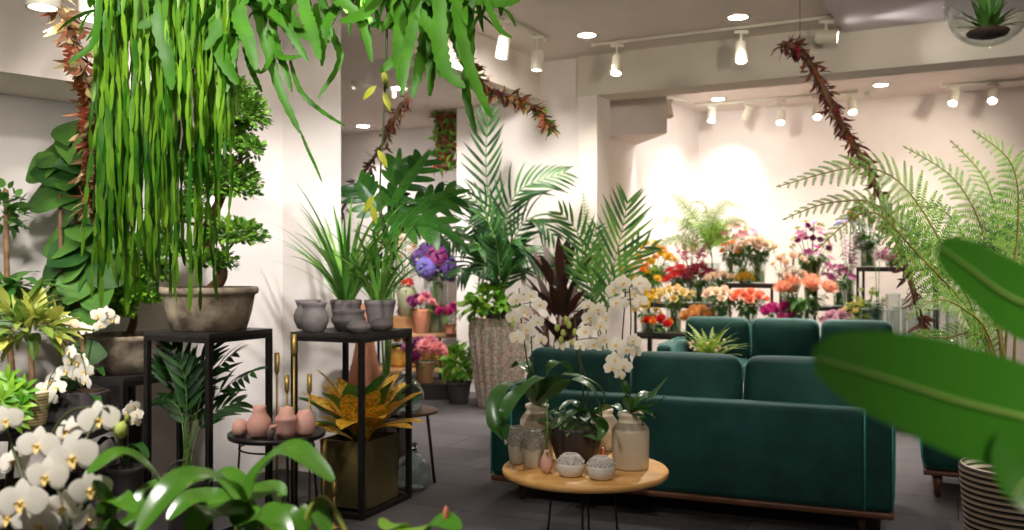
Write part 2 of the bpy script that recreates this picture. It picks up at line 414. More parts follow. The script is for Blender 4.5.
pet = {}
for k, a, b in (('white', (236, 232, 218), (246, 243, 233)), ('yellow', (236, 190, 40), (244, 214, 84)), ('paleyellow', (232, 206, 130), (240, 222, 160)),
                ('tan', (214, 150, 84), (228, 176, 116)), ('palepink', (240, 206, 182), (246, 224, 204)), ('coral', (240, 132, 100), (246, 164, 130)),
                ('red', (206, 24, 30), (232, 54, 50)), ('burgundy', (138, 30, 56), (176, 60, 84)), ('orange', (234, 130, 36), (244, 166, 60)),
                ('cream', (242, 216, 184), (248, 232, 208)), ('pink', (228, 140, 150), (240, 178, 180)), ('magenta', (176, 24, 110), (208, 62, 146)),
                ('protea', (232, 146, 118), (244, 190, 158)), ('lilypink', (200, 100, 130), (226, 146, 166)), ('mauve', (186, 70, 140), (214, 112, 170)),
                ('palemauve', (222, 168, 192), (236, 196, 212)), ('purple', (62, 36, 92), (104, 64, 138)), ('plum', (98, 30, 80), (164, 70, 130)),
                ('blue', (104, 88, 176), (140, 124, 204)), ('lime', (176, 186, 60), (206, 210, 104)), ('bud', (150, 172, 66), (196, 206, 116)), ('brown', (96, 64, 50), (140, 100, 76)), ('rust', (140, 66, 40), (196, 122, 70))):
    pet[k] = leafy('petal_'+k, rgb(*a), rgb(*b), .6, .25, .3)
lip_m = plain('orchid_lip', rgb(226, 190, 96), rgb(240, 214, 140), 20, .5)

# ------------------------------------------------------------------ the room
ua = math.atan2(-.476, .88); u = Vector((math.cos(ua), math.sin(ua), 0)); v = Vector((-u.y, u.x, 0))
def slab(name, a, b, z0, z1, thick, mat, side=1, kind='structure'):
    """wall between two floor points, its visible face on the line a-b, thickness away from the camera"""
    a = Vector((a[0], a[1], 0)); b = Vector((b[0], b[1], 0)); t = (b-a).normalized(); n = Vector((-t.y, t.x, 0))*side
    m = MB(); vs = []
    for z in (z0, z1):
        for q in (a, b, b+n*thick, a+n*thick): vs.append(Vector((q.x, q.y, z)))
    m.add(vs, [(0, 3, 2, 1), (4, 5, 6, 7), (0, 1, 5, 4), (1, 2, 6, 5), (2, 3, 7, 6), (3, 0, 4, 7)])
    return struct(name, m, mat)
CZ = 3.5
m = MB(); m.box((1.5, 7, -.05), (15, 18, .1)); struct('floor', m, floor_m)
m = MB(); m.box((1.5, 7, CZ+.05), (15, 18, .1)); struct('ceiling', m, ceil_m)
Q = Vector((4.5, 11.75, 0)); P0 = Vector((.80, 9.3, 0))
slab('wall_back', Q-u*5.2, Q+u*4.5, 0, CZ, .15, wall_m)
pier = P0-u*1.60
slab('wall_palm', pier, P0-u*.02, 0, CZ, .25, wall_m)
slab('column_pilaster', P0-u*.12-v*.05, P0+u*.09-v*.05, 0, 3.09, .34, wall_m)
slab('beam_front', P0-u*.12-v*.05, P0+u*7, 3.09, CZ, .36, beam_m)
slab('wall_passage_side', pier+v*2.0-u*.0, pier+v*.2, 0, CZ, .12, wall_m, -1)
N0 = Vector((-1.41, 11.6, 0))
slab('wall_passage_back', N0-u*2.6, N0+u*1.75, 0, CZ, .12, wall_m)
A = Vector((-1.552, 6.2, 0)); B = Vector((-1.115, 5.963, 0)); w = Vector((.69, .725, 0)); nw = Vector((.725, -.69, 0))
slab('wall_left', A-w*4.2, A, 0, CZ, .15, wall_m)
m = MB(); cc = [A+Vector((-.02, .006, 0)), B, B+Vector((-.28, 1.1, 0)), A+Vector((-.2, 1.1, 0))]
m.add([Vector((q.x, q.y, z)) for z in (0, CZ) for q in cc], [(0, 3, 2, 1), (4, 5, 6, 7), (0, 1, 5, 4), (1, 2, 6, 5), (2, 3, 7, 6), (3, 0, 4, 7)])
struct('column_bright', m, wall_m)
# lower ceiling of the passage, with its dropped front
m = MB(); e0 = Vector((-1.35, 7.75, 0)); cs = [e0-u*2.2, e0+u*.62, e0+u*.62+v*2.3, pier+v*2, N0-u*2.6]
m.add([Vector((q.x, q.y, z)) for z in (3.1, CZ-.002) for q in cs], [(4, 3, 2, 1, 0), (5, 6, 7, 8, 9)]+[(i, (i+1) % 5, 5+(i+1) % 5, 5+i) for i in range(5)])
struct('ceiling_passage', m, ceil_m)
slab('soffit_left', A-w*3.8+nw*.64, A-w*1.05+nw*.64, 2.30, CZ, .62, ceil_m).name = 'beam_left'
# small corner soffit of the back room, and the slightly lower ceiling field on the right
m = MB(); zt = 2.83
t3 = [Vector((q.x, q.y, 0)) for q in (P(586, 137, 10.36), P(667, 133, 10.05), P(634, 146, 11.15))]
m.add([Vector((q.x, q.y, z)) for z in (zt, CZ-.003) for q in t3], [(2, 1, 0), (3, 4, 5)]+[(i, (i+1) % 3, 3+(i+1) % 3, 3+i) for i in range(3)])
struct('beam_corner', m, wall_m)
sw = Vector((.90, 10.2, 0)); slab('wall_back_side', sw, sw+Vector((.553, .833, 0))*3.9, 0, CZ, .1, wall_m)
m = MB(); c0 = P(846, 30, 8.2); c0 = Vector((c0.x, c0.y, 0)); fld = [c0, c0+u*4.5, c0+u*4.5-v*6, c0-v*6]
m.add([Vector((q.x, q.y, z)) for z in (3.44, CZ-.004) for q in fld], [(0, 1, 2, 3), (7, 6, 5, 4)]+[(i, 4+i, 4+(i+1) % 4, (i+1) % 4) for i in range(4)])
struct('ceiling_field', m, plain('ceiling_bluish_light', rgb(214, 204, 210), rgb(220, 211, 216), 2, .9, spec=.2))  # lilac tint puts bluish light into the ceiling colour

# ------------------------------------------------------------------ lamps
def light(name, kind, loc, energy, aim=None, size=60, blend=.6, col=(1, .9, .78), rad=.04, parent=None):
    l = bpy.data.lights.new(name, kind); l.energy = energy; l.color = col
    if kind == 'SPOT': l.spot_size = math.radians(size); l.spot_blend = blend; l.shadow_soft_size = rad
    else: l.shadow_soft_size = rad
    o = bpy.data.objects.new(name, l); COL.objects.link(o); o.location = loc
    if aim is not None: o.rotation_euler = (Vector(aim)-Vector(loc)).to_track_quat('-Z', 'Y').to_euler()
    return o
WARM = (1, .86, .70); NEUT = (1, .94, .88)
def track(label, a, b, z, group=None):
    a = Vector((a[0], a[1], z)); b = Vector((b[0], b[1], z)); mid = (a+b)/2; L = (b-a).length
    t = thing('lighting_track', label, 'lighting track', mid, math.atan2(b.y-a.y, b.x-a.x))
    m = MB(); m.box((0, 0, (CZ-z)/2 if z > 3.3 else .02), (L, .035, .026)); m.build('rail', white_metal, t, False)
    for sx in (-1, 1):
        m = MB(); m.box((sx*(L/2+.012), 0, .02), (.03, .05, .04)); m.build('end_cap', white_metal, t, False)
def spot(label, px, py, d, ztrack, aim, energy=0, size=50, r=.055, h=.19, mat=None, col=NEUT, on=True, group='track spotlights'):
    c = P(px, py, d); aim = Vector(aim); dr = (aim-c).normalized()
    t = thing('track_spotlight', label, 'spotlight', (c.x, c.y, ztrack), 0, group)
    M = dr.to_track_quat('Z', 'Y').to_matrix(); lc = Vector((0, 0, c.z-ztrack))
    m = MB(); m.lathe([(r*.6, -h/2), (r, -h/2+.012), (r, h/2), (r*.86, h/2), (r*.8, h/2-.02)], lc, 20, M=M); sharp(m.build('housing', mat or white_metal, t))
    m = MB(); m.lathe([(.012, lc.z+r*.4), (.012, 0)], n=8); m.box((0, 0, -.015), (.12, .04, .03)); m.build('stem', mat or white_metal, t, False)
    if on: m = MB(); m.lathe([(r*.1, h/2-.012), (r*.8, h/2-.012)], lc, 20, M=M); m.build('lens', lamp_on, t)
    if energy: light('spot_beam', 'SPOT', c+dr*(h/2+.03), energy, aim, size, .7, col)
def downlight(label, px, py, z, energy=0, size=110, r=.1, col=WARM, aim=None):
    d = (z-H)*F/(265-py); c = G(px, d, z)
    t = thing('ceiling_downlight', label, 'downlight', c, 0, 'recessed downlights')
    m = MB(); m.lathe([(r*.8, -.004), (r, -.006), (r*1.15, -.003), (r*1.15, 0)], n=28, cap=False); m.build('rim', white_metal, t)
    m = MB(); m.lathe([(.001, -.003), (r*.82, -.003)], n=24); m.build('diffuser', lamp_on, t)
    if energy: light('down_beam', 'SPOT', c+Vector((0, 0, -.04)), energy, aim or (c.x, c.y, 0), size, .8, col, .08)

track('long white lighting track on main ceiling in front of the beam', G(595, 8.73), G(838, 7.72), 3.46)
track('short white lighting track on main ceiling running back towards the palm', G(488, 7.55), G(546, 8.5), 3.46)
track('white lighting track along the far wall behind the dark garland', G(696, 12.05), G(856, 11.1), 3.46)
track('white lighting track high on far wall above the tree fern', G(943, 10.75), G(1050, 10.25), 3.46)
track('small lighting track stub under the beam next to corner soffit', G(660, 11.35), G(684, 11.7), 3.46)
spot('pale spotlight under the long track, the one beside the column', 617, 65, 8.62, 3.46, (.5, 7.4, 0), 120, 60)
spot('lit white spotlight in the middle of the long front track', 741, 52, 8.12, 3.46, (1.9, 7.3, .4), 200, 60)
spot('horizontal spotlight with glowing face at the track end by the garland', 826, 37, 7.78, 3.46, (4.4, 7.0, 3.1), 14, 70)
spot('pale spotlight on the short track, nearer to the hanging leaves', 503, 47, 7.78, 3.46, (-.6, 7.6, 0), 60, 60)
spot('pale spotlight at the end of short track above the palm', 537, 60, 8.32, 3.46, (.1, 8.4, .2), 90, 60)
spot('tilted lit spotlight at the start of the far wall track', 712, 115, 12.0, 3.46, G(690, 11.0, .7), 120, 70)
spot('second spotlight along the far wall track', 748, 112, 11.75, 3.46, G(712, 13.0, 1.9), 24, 70)
spot('lit spotlight in the middle of the far wall track', 781, 117, 11.55, 3.46, G(770, 10.2, .9), 160, 70)
spot('spotlight on far wall track partly behind the dark garland', 817, 112, 11.3, 3.46, G(830, 9.6, .9), 160, 70)
spot('pale spotlight at the end of far wall track past the garland', 852, 107, 11.12, 3.46, G(880, 9.4, .9), 160, 70)
spot('tilted lit spotlight above tree fern, the one nearer the garland', 954, 98, 10.7, 3.46, G(900, 9.2, .9), 130, 70)
spot('tilted lit spotlight above tree fern, the one nearer the picture edge', 993, 96, 10.5, 3.46, G(960, 8.6, .9), 110, 70)
spot('greenish white spotlight just under the beam by the corner soffit', 645, 104, 11.0, 3.46, (1.2, 10.0, .5), 90, 70)
spot('dark angled spotlight hanging from the small track stub', 668, 110, 11.5, 3.46, (2.3, 10.6, .8), 0, 60, mat=plain('bronze_metal', rgb(120, 104, 84), None, 9, .5), on=False)
downlight('round downlight in main ceiling above the palm wall', 587, 35, CZ, 110)
downlight('round downlight in main ceiling above the long track', 738, 17, CZ, 150)
downlight('round downlight in far ceiling, first one past the column', 718, 99, CZ, 90)
downlight('round downlight in far ceiling close behind the beam', 747, 86, CZ, 90)
downlight('round downlight in far ceiling past the dark garland', 881, 85, CZ, 90)
downlight('round downlight in the passage ceiling near its back wall', 363, 126, 3.1, 70, col=NEUT)
downlight('round downlight in passage ceiling below the hanging leaves', 398, 88, 3.1, 60, col=NEUT)
spot('square tilted spotlight under the passage ceiling, beside the column', 357, 80, 8.6, 3.1, (-1.3, 10.5, .5), 40, 70, .06, .14)
spot('white spotlight under passage ceiling behind the hanging strap leaves', 390, 90, 8.9, 3.1, (-1.0, 10.8, .6), 60, 70, .05, .14)
def hang_lamp(label, px, py, d, energy, aim):
    c = P(px, py, d); t = thing('cylinder_lamp', label, 'ceiling lamp', (c.x, c.y, CZ))
    m = MB(); z = c.z-CZ; m.lathe([(.05, z+.2), (.062, z+.19), (.062, z), (.052, z), (.05, z+.02)], n=24); sharp(m.build('housing', white_metal, t))
    m = MB(); m.lathe([(.01, 0), (.01, z+.2)], n=8); m.build('stem', white_metal, t)
    m = MB(); m.lathe([(.001, z+.012), (.05, z+.012)], n=20); m.build('lens', lamp_on, t)
    if energy: light('lamp_beam', 'SPOT', c+Vector((0, 0, -.04)), energy, aim, 80, .8, WARM)
hang_lamp('white cylinder lamp with glowing end above the fiddle leaf fig', 43, 8, 3.55, 22, (-2.3, 4.4, 0))
hang_lamp('white cylinder lamp half hidden behind the dried flower garland', 94, 20, 3.85, 22, (-1.9, 4.6, 0))
m = MB(); m.lathe([(.045, 0), (.05, -.03), (.03, -.06)][::-1], n=16)
tag(m.build('smoke_detector', white_metal), 'small round detector on the far ceiling near a downlight', 'detector', loc=G(868, 11.2, CZ-.001))
# added spotlights with no fixture of their own, brightening plants, sofas and walls
for q, e, aim, sz, c in (((-1.3, 2.9, 3.4), 240, (-1.75, 5.6, 1.2), 50, NEUT), ((-.3, 3.4, 3.2), 300, (-1.35, 6.1, 1.2), 42, (1, .96, .93)), ((-2.3, 2.4, 2.2), 100, (-2.6, 4.8, 1.1), 62, NEUT), ((-1.15, .75, 3.1), 230, (-.75, 1.65, 1.0), 46, NEUT),
    ((-1.0, 1.7, 3.3), 165, (-1.1, 3.3, 2.1), 80, NEUT), ((-.55, 3.3, 2.4), 130, (-.95, 5.15, .62), 30, NEUT), ((-2.3, 2.6, 3.0), 110, (-2.0, 4.8, .5), 46, NEUT), ((.3, 5.9, 3.4), 80, (.35, 4.4, .5), 46, NEUT), ((1.6, 7.0, 3.4), 260, (1.15, 5.25, .8), 46, NEUT), ((2.7, 9.1, 3.05), 130, (2.2, 8.3, .7), 70, NEUT), ((2.9, 2.6, 3.3), 170, (2.1, 3.7, 1.6), 40, NEUT), ((1.0, -.4, 2.4), 70, (.8, .8, 1.2), 45, WARM),
    ((-.3, 6.8, 3.4), 260, (-.3, 9.8, 1.7), 62, NEUT), ((-1.6, 8.4, 3.0), 120, (-1.2, 11.2, 1.3), 75, NEUT), ((2.4, 9.9, 3.3), 95, (2.6, 12.6, 1.9), 100, NEUT), ((5.2, 9.2, 3.3), 110, (4.6, 11.6, 1.8), 95, WARM)):
    light('fill_spot', 'SPOT', q, e, aim, sz, 1.0, c, .08)
# unseen spots added near the camera to wash the ceiling with warm light
for q, aim in (((.2, .3, 2.4), (.9, 5.0, 3.6)), ((2.6, 1.0, 2.4), (2.2, 6.0, 3.6))):
    light('ceiling_fill', 'SPOT', q, 210, aim, 100, 1.0, WARM, .15)

wd = bpy.data.worlds.new('shop_world'); SC.world = wd; wd.use_nodes = True
bg = wd.node_tree.nodes['Background']; bg.inputs[0].default_value = (1, .93, .86, 1); bg.inputs[1].default_value = .045

def frond_path(mb, ctrl, pairs, ll, lw, ang=60, start=.25, prof='fern', bip=8, sr=.006, mat=0, smat=1, ldroop=.35, lift=.1, seg=3, nrm=(0, -.6, .8)):
    pts = spline(ctrl, 6); N = len(pts)-1
    mb.tube(pts, sr, sr*.3, n=5, mat=smat)
    acc = [0]
    for i in range(N): acc.append(acc[-1]+(pts[i+1]-pts[i]).length)
    for k in range(pairs):
        t = start+(1-start)*(k+.5)/pairs; D = t*acc[-1]; i = 0
        while i < N-1 and acc[i+1] < D: i += 1
        pos = pts[i].lerp(pts[i+1], (D-acc[i])/max(1e-6, acc[i+1]-acc[i])); tan = (pts[i+1]-pts[i]).normalized()
        side = tan.cross(Vector(nrm))
        if side.length < .2: side = tan.cross(Vector((.3, -1, 0)))
        side.normalize(); nor = side.cross(tan); uu = (t-start)/(1-start)
        wd = (1-uu)**.75*min(1, .4+uu*4) if prof == 'fern' else math.sin(PI*(.16+.74*uu))**.8
        an = math.radians(ang*(1-.3*uu)*U(.92, 1.08)); l = ll*wd*U(.9, 1.08)
        for sg in (-1, 1):
            d = (tan*math.cos(an)+side*sg*math.sin(an)+nor*lift*U(.3, 1.4)).normalized()
            if bip:
                s2 = d.cross(nor).normalized()
                for j in range(bip):
                    tt = (j+.5)/bip; dd = (d-UP*ldroop*tt).normalized(); qq = pos+dd*l*tt; ww = l*.13*(1-tt)**.55+.004; h = l/bip*.46
                    for s3 in (-1, 1):
                        e2 = s2*s3*.9+dd*.45; o = len(mb.v)
                        mb.v.extend((qq-dd*h, qq+dd*h, qq+dd*h*.5+e2*ww, qq-dd*h*.3+e2*ww)); mb.f.append((o, o+1, o+2, o+3)); mb.m.append(mat)
            else: mb.leaf(pos, d, nor, l, lw, a=.7, b=.8, droop=ldroop, fold=.25, seg=seg, mat=mat)
def path_leaf(mb, ctrl, W, nrm=(0, 0, 1), a=.8, b=.7, fold=.2, n=7, mat=0, base=.08, wave=0, ser=0):
    """a broad leaf whose midrib runs through the given points"""
    pts = spline(ctrl, n); k = len(pts)-1; o = len(mb.v); nrm = Vector(nrm)
    for i, p in enumerate(pts):
        t = i/k; tan = (pts[min(i+1, k)]-pts[max(i-1, 0)]).normalized(); sd = tan.cross(nrm); sd = sd.normalized() if sd.length > 1e-4 else Vector((1, 0, 0))
        nn = sd.cross(tan); w = W/2*max(base if t < .5 else .02, math.sin(PI*min(.985, max(.02, t))**a)**b)
        if ser: w *= 1+ser*(1 if i % 2 else -1)
        wv = wave*W*math.sin(t*11)
        mb.v.extend((p-sd*w+nn*(fold*w+wv), p-sd*w*.5+nn*fold*w*.35, p, p+sd*w*.5+nn*fold*w*.35, p+sd*w+nn*(fold*w-wv)))
    for i in range(k):
        for j in range(4): q = o+i*5+j; mb.f.append((q, q+1, q+6, q+5)); mb.m.append(mat)
def bloom_orchid(mb, R, mat=0):
    """moth orchid flower facing +Z: three sepals, two broad petals"""
    z = Vector((0, 0, 1))
    for q in (90, 210, 330):
        d = Vector((math.cos(math.radians(q)), math.sin(math.radians(q)), .12)); mb.leaf(d*R*.05, d, z, R*.95, R*.62, a=1.0, b=.7, droop=.35, fold=-.12, seg=6, mat=mat)
    for q in (12, 168):
        d = Vector((math.cos(math.radians(q)), math.sin(math.radians(q)), .2)); mb.leaf(d*R*.04+z*R*.04, d, z, R*1.02, R*1.15, a=.85, b=.55, droop=.45, fold=-.1, seg=7, mat=mat)
def lip_mesh(mb, R, mat=0):
    z = Vector((0, 0, 1)); mb.blob((0, .04*R, .14*R), (R*.09, R*.09, R*.14), mat, 7, 5)
    mb.leaf((0, -.02*R, .1*R), (0, -.75, .6), z, R*.42, R*.26, droop=.5, fold=.5, seg=4, mat=mat)
    for s in (-1, 1): mb.leaf((0, 0, .1*R), (s*.7, -.1, .7), z, R*.3, R*.22, droop=.4, fold=.4, seg=4, mat=mat)
_b = {}
def orchid_mesh(R, key='white'):
    if (R, key) not in _b:
        m = MB(); bloom_orchid(m, R); o = m.build('bloom', pet[key]); COL.objects.unlink(o)
        m = MB(); lip_mesh(m, R); l = m.build('lip', lip_m); COL.objects.unlink(l); _b[(R, key)] = (o, l)
    return _b[(R, key)]
def put_bloom(parent, pos, face, R=.042, scale=1, key='white', lip=True, roll=0):
    o, l = orchid_mesh(R, key); q = Vector(face).normalized()
    rot = (q.to_track_quat('Z', 'Y')) @ Matrix.Rotation(roll, 3, 'Z').to_quaternion()
    c = share(o, parent, pos, rot, scale); c.name = 'bloom'
    if lip: d = share(l, c, (0, 0, 0)); d.name = 'lip'
    return c
def rel(root, p): return Vector(p)-Vector(root.location)

# ------------------------------------------------------------------ sofas
def sofa(label, loc, rz, LS=2.1, group='green velvet sofas'):
    t = thing('sofa', label, 'sofa', loc, rz, group); L, D = LS, .92
    m = MB(); m.rbox((0, D/2, .135), (L-.01, D-.01, .035), .012); m.build('base_frame', walnut, t)
    m = MB(); m.rbox((0, .075, .405), (L-.01, .15, .51), .035); m.build('back_panel', velvet, t)
    for s in (-1, 1):
        m = MB(); m.rbox((s*(L/2-.068), D/2+.06, .4), (.136, D-.12, .5), .04); m.build('armrest', velvet, t)
    m = MB(); m.rbox((0, D/2+.07, .26), (L-.27, D-.16, .21), .04); m.build('seat_base', velvet, t)
    cw = (L-.27)/3
    for i in (-1, 0, 1):
        m = MB(); m.rbox((i*cw, .58, .43), (cw-.01, .62, .14), .05, puff=.12, n=3); m.build('seat_cushion', velvet, t)
        R = Matrix.Rotation(.2, 3, 'X')
        m = MB(); m.rbox((i*cw, .27, .65), (cw-.02, .17, .46), .07, M=R.transposed(), puff=.35, n=4); m.build('back_cushion', velvet, t)
    for s in (-1, 1):
        m = MB(); x = s*(L/2-.14); m.tube([(x, -.003, .16), (x, -.004, .64), (x, .03, .663), (x, .13, .663)], .0055, n=6); m.build('piping', piping_m, t)
        x = s*(L/2-.012); m = MB(); m.tube([(x, .004, .16), (x, .004, .63), (x, .03, .655), (x, D-.05, .65)], .0055, n=6); m.build('piping', piping_m, t)
        for y in (.12, D-.12):
            m = MB(); m.lathe([(.016, 0), (.026, .12)], n=12, M=None, c=(s*(L/2-.16), y, 0)); m.build('leg', walnut, t)
    return t
rs = math.radians(-23)
sofa('long dark green velvet sofa seen from behind with its back to the oak table', (.875, 4.925, 0), rs, 2.19)
sofa('dark green velvet sofa facing the camera in front of the cut flower display', (2.66, 8.80, 0), rs+PI, 2.14)
t = thing('ottoman', 'dark green velvet ottoman on wooden legs beside the striped basket planter', 'ottoman', (2.95, 5.58, 0), rs)
m = MB(); m.rbox((0, 0, .15), (.82, .7, .03), .01); m.build('base_frame', walnut, t)
m = MB(); m.rbox((0, 0, .305), (.84, .72, .28), .07, puff=.04); m.build('cushion', velvet, t)
m = MB(); k = [(-.40, -.362, .18), (-.418, -.364, .25), (-.418, -.36, .36), (-.38, -.33, .43)]; m.tube(k, .006); m.build('piping', piping_m, t)
for sx in (-1, 1):
    for sy in (-1, 1): m = MB(); m.lathe([(.018, 0), (.028, .14)], (sx*.33, sy*.27, 0), 12); m.build('leg', walnut, t)

# ------------------------------------------------------------------ round coffee table and what stands on it
TZ = .453
t = thing('coffee_table', 'round light oak coffee table on thin black legs behind the sofa back', 'table', (.335, 4.2, 0))
m = MB(); m.lathe([(.34, TZ-.038), (.374, TZ-.03), (.38, TZ-.018), (.38, TZ-.008), (.374, TZ)], n=64); sharp(m.build('tabletop', oak, t), 60)
for q in (200, 262, 318, 80):
    a = math.radians(q); m = MB(); d = Vector((math.cos(a), math.sin(a), 0))
    m.tube([d*.16+Vector((0, 0, TZ-.04)), d*.2], .005, n=8); m.build('leg', black_metal, t)
def onT(px, py): d = (H-TZ)*F/(py-265); return G(px, d, TZ)
def lathe_thing(name, label, cat, loc, prof, mat, part=None, group=None, n=32, rib=0, ribn=0, sx=1, sy=1, rotz=0):
    m = MB(); m.lathe(prof, n=n, rib=rib, ribn=ribn, sx=sx, sy=sy)
    o = tag(m.build(name, mat), label, cat, group, loc); o.rotation_euler.z = rotz; return o
# spiky vases
def spiky(label, loc):
    t = thing('textured_vase', label, 'vase', loc, U(0, 6), 'white textured vases')
    m = MB(); m.lathe([(.03, 0), (.034, .004), (.04, .05), (.043, .075), (.041, .085)], n=26); m.build('base', white_cer, t)
    m = MB(); m.lathe([(.040, .08), (.043, .1), (.042, .14), (.034, .165), (.024, .175), (.02, .17)], n=24, cap=False)
    for r in range(7):
        for k in range(12):
            q = 2*PI*(k+.5*(r % 2))/12; z = .085+r*.0125; rr = .042 if r < 4 else .042-.005*(r-3)
            m.leaf((rr*math.cos(q)*.95, rr*math.sin(q)*.95, z), Vector((math.cos(q), math.sin(q), 1.0)), Vector((math.cos(q), math.sin(q), 0)), .026, .016, droop=-.5, fold=.5, seg=3)
    m.build('scale_relief', plain('scale_ceramic', rgb(176, 172, 166), rgb(206, 202, 194), 40, .6), t)
spiky('tall white scaly ceramic vase at the table edge, standing slightly further back', onT(517, 463))
spiky('tall white scaly ceramic vase next to the pink teardrop bulb', onT(532, 467))
def roundv(label, loc):
    t = thing('round_vase', label, 'vase', loc, U(0, 6), 'round white vases')
    m = MB(); m.lathe([(.036, 0), (.05, .008), (.062, .03), (.063, .048), (.058, .064)], n=32); m.build('base', white_cer, t)
    m = MB(); m.lathe([(.059, .062), (.05, .08), (.036, .094), (.032, .098), (.028, .094), (.03, .08)], n=32, cap=False)
    for r in range(3):
        for k in range(18):
            q = 2*PI*(k+.5*r)/18; z = .066+r*.009; rr = .059-r*.008
            m.blob((rr*math.cos(q), rr*math.sin(q), z), (.005, .005, .006), 0, 5, 4)
    m.build('carved_shoulder', plain('carved_ceramic', rgb(168, 162, 158), rgb(204, 199, 192), 60, .6), t)
roundv('low round white carved vase on the oak table between pink bulb and its twin', onT(570.5, 476))
roundv('low round white carved vase on the oak table in front of the tall jar', onT(601, 479))
t = thing('teardrop_ornament', 'pink teardrop bulb ornament standing at the front of the oak table', 'ornament', onT(546.5, 474))
m = MB(); m.lathe([(.004, 0), (.02, .016), (.028, .04), (.024, .07), (.012, .095), (.008, .108)], n=20, rib=.05, ribn=6); m.build('bulb', pink_clay, t)
m = MB(); m.tube([(0, 0, .1), (.004, 0, .2), (.002, 0, .33)], .005, .003); m.build('stalk', stem_m, t)
for q in range(4): m = MB(); m.leaf((.006*math.cos(q*1.6), .006*math.sin(q*1.6), .1), az(q*1.6, .3), UP, .035, .014, droop=1.6); m.build('leaf', lf_mid, t)
lathe_thing('tealight_holder', 'tiny copper tealight holder behind the round white vases', 'candle holder', onT(602.5, 457), [(.014, 0), (.02, .01), (.018, .03), (.008, .042), (.003, .046)], copper)
JAR = [(.072, 0), (.08, .004), (.084, .012), (.085, .17), (.082, .182), (.06, .212), (.054, .218), (.054, .232), (.06, .24), (.059, .252), (.052, .256), (.048, .25), (.048, .22)]
def jar(label, loc, k=1.0):
    t = thing('stoneware_jar', label, 'jar', loc, 0, 'stoneware jars')
    s = [(r*k, z*k) for r, z in JAR]; m = MB(); m.lathe(s[:6], n=36); sharp(m.build('body', stoneware, t), 40)
    m = MB(); m.lathe(s[4:], n=36, cap=False); m.build('neck', plain('pale_stoneware', rgb(206, 194, 170), rgb(218, 207, 186), 6, .38, coat=.25), t)
    return t
jl = jar('cream stoneware jar half hidden behind the drooping orchid leaves', onT(537, 455), .98)
jr = jar('large cream stoneware jar with an orchid at the sofa side of the table', onT(630.5, 468), 1.0)
jb = jar('cream stoneware jar hidden between dark ribbed pot and the large jar', onT(604, 449), .8)
def orchid(label, loc, pots, leaves, stems, group='white orchids', leafmat=None, bmat='white', R=.042, buds=(), lipped=True, stemr=.0045):
    """leaves: list of (control points, width); stems: list of (control points, [(bloom point, scale)])"""
    t = thing('moth_orchid', label, 'orchid', loc, 0, group); o = Vector(loc)
    if pots: pots(t)
    for c, W in leaves:
        m = MB(); path_leaf(m, [Vector(q)-o for q in c], W, fold=.22, a=.85, b=.6); m.build('leaf', leafmat or lf_orchid, t)
    for c, bl in stems:
        m = MB(); sp = spline([Vector(q)-o for q in c], 6); m.tube(sp, stemr, stemr*.6)
        for b, s in bl:
            e = Vector(b)-o; q = min(sp, key=lambda x: (x-e).length); m.tube([q, q.lerp(e, .6)+Vector((0, .012, .01)), e+Vector((0, .01, 0))], stemr*.5, n=4)
        m.build('flower_stem', darkstem, t)
        for b, s in bl: put_bloom(t, Vector(b)-o, Vector((U(-.6, .6), -1, U(-.15, .35))), R, s, bmat, lipped, U(-.35, .35))
    if buds:
        for b in buds: m = MB(); m.blob((0, 0, 0), (.013, .013, .018), 0, 8, 6); q = m.build('bud', pet['bud'], t); q.location = Vector(b)-o
    return t
def blooms(d, *pts): return [(P(x, y, d+U(-.05, .05)), s) for x, y, s in pts]
jl_top = jl.location+Vector((0, 0, .235)); d = 4.3
B0 = jl_top
orchid('white moth orchid with long drooping glossy leaves in the hidden cream jar', B0, None,
    [([B0, P(520, 385, 4.2), P(500, 392, 4.1), P(494, 425, 4.02), P(503, 441, 4.0)], .085), ([B0, P(545, 378, 4.15), P(520, 392, 4.05), P(506, 412, 3.95), P(505, 440, 3.95)], .085),
     ([B0, P(552, 380, 4.15), P(575, 377, 4.1), P(600, 388, 4.1), P(604, 405, 4.1)], .10), ([B0, P(556, 392, 4.1), P(570, 380, 4.0), P(592, 390, 3.95), P(602, 418, 3.95)], .09),
     ([B0, P(528, 372, 4.4), P(522, 362, 4.5), P(512, 368, 4.6)], .07), ([B0, P(550, 370, 4.45), P(560, 362, 4.5), P(572, 372, 4.6)], .08)],
    [([B0, P(527, 360, 4.3), P(520, 310, 4.28), P(519, 288, 4.27)], blooms(4.24, (516, 300, .9), (524, 312, 1), (513, 318, .9), (527, 330, 1), (517, 338, 1), (537, 322, .9), (540, 305, .8), (531, 296, .8))),
     ([B0, P(533, 370, 4.32), P(531, 330, 4.3), P(530, 300, 4.3)], blooms(4.28, (541, 340, .8), (526, 346, .7)))])
jt = jr.location+Vector((0, 0, .25)); d = 4.1
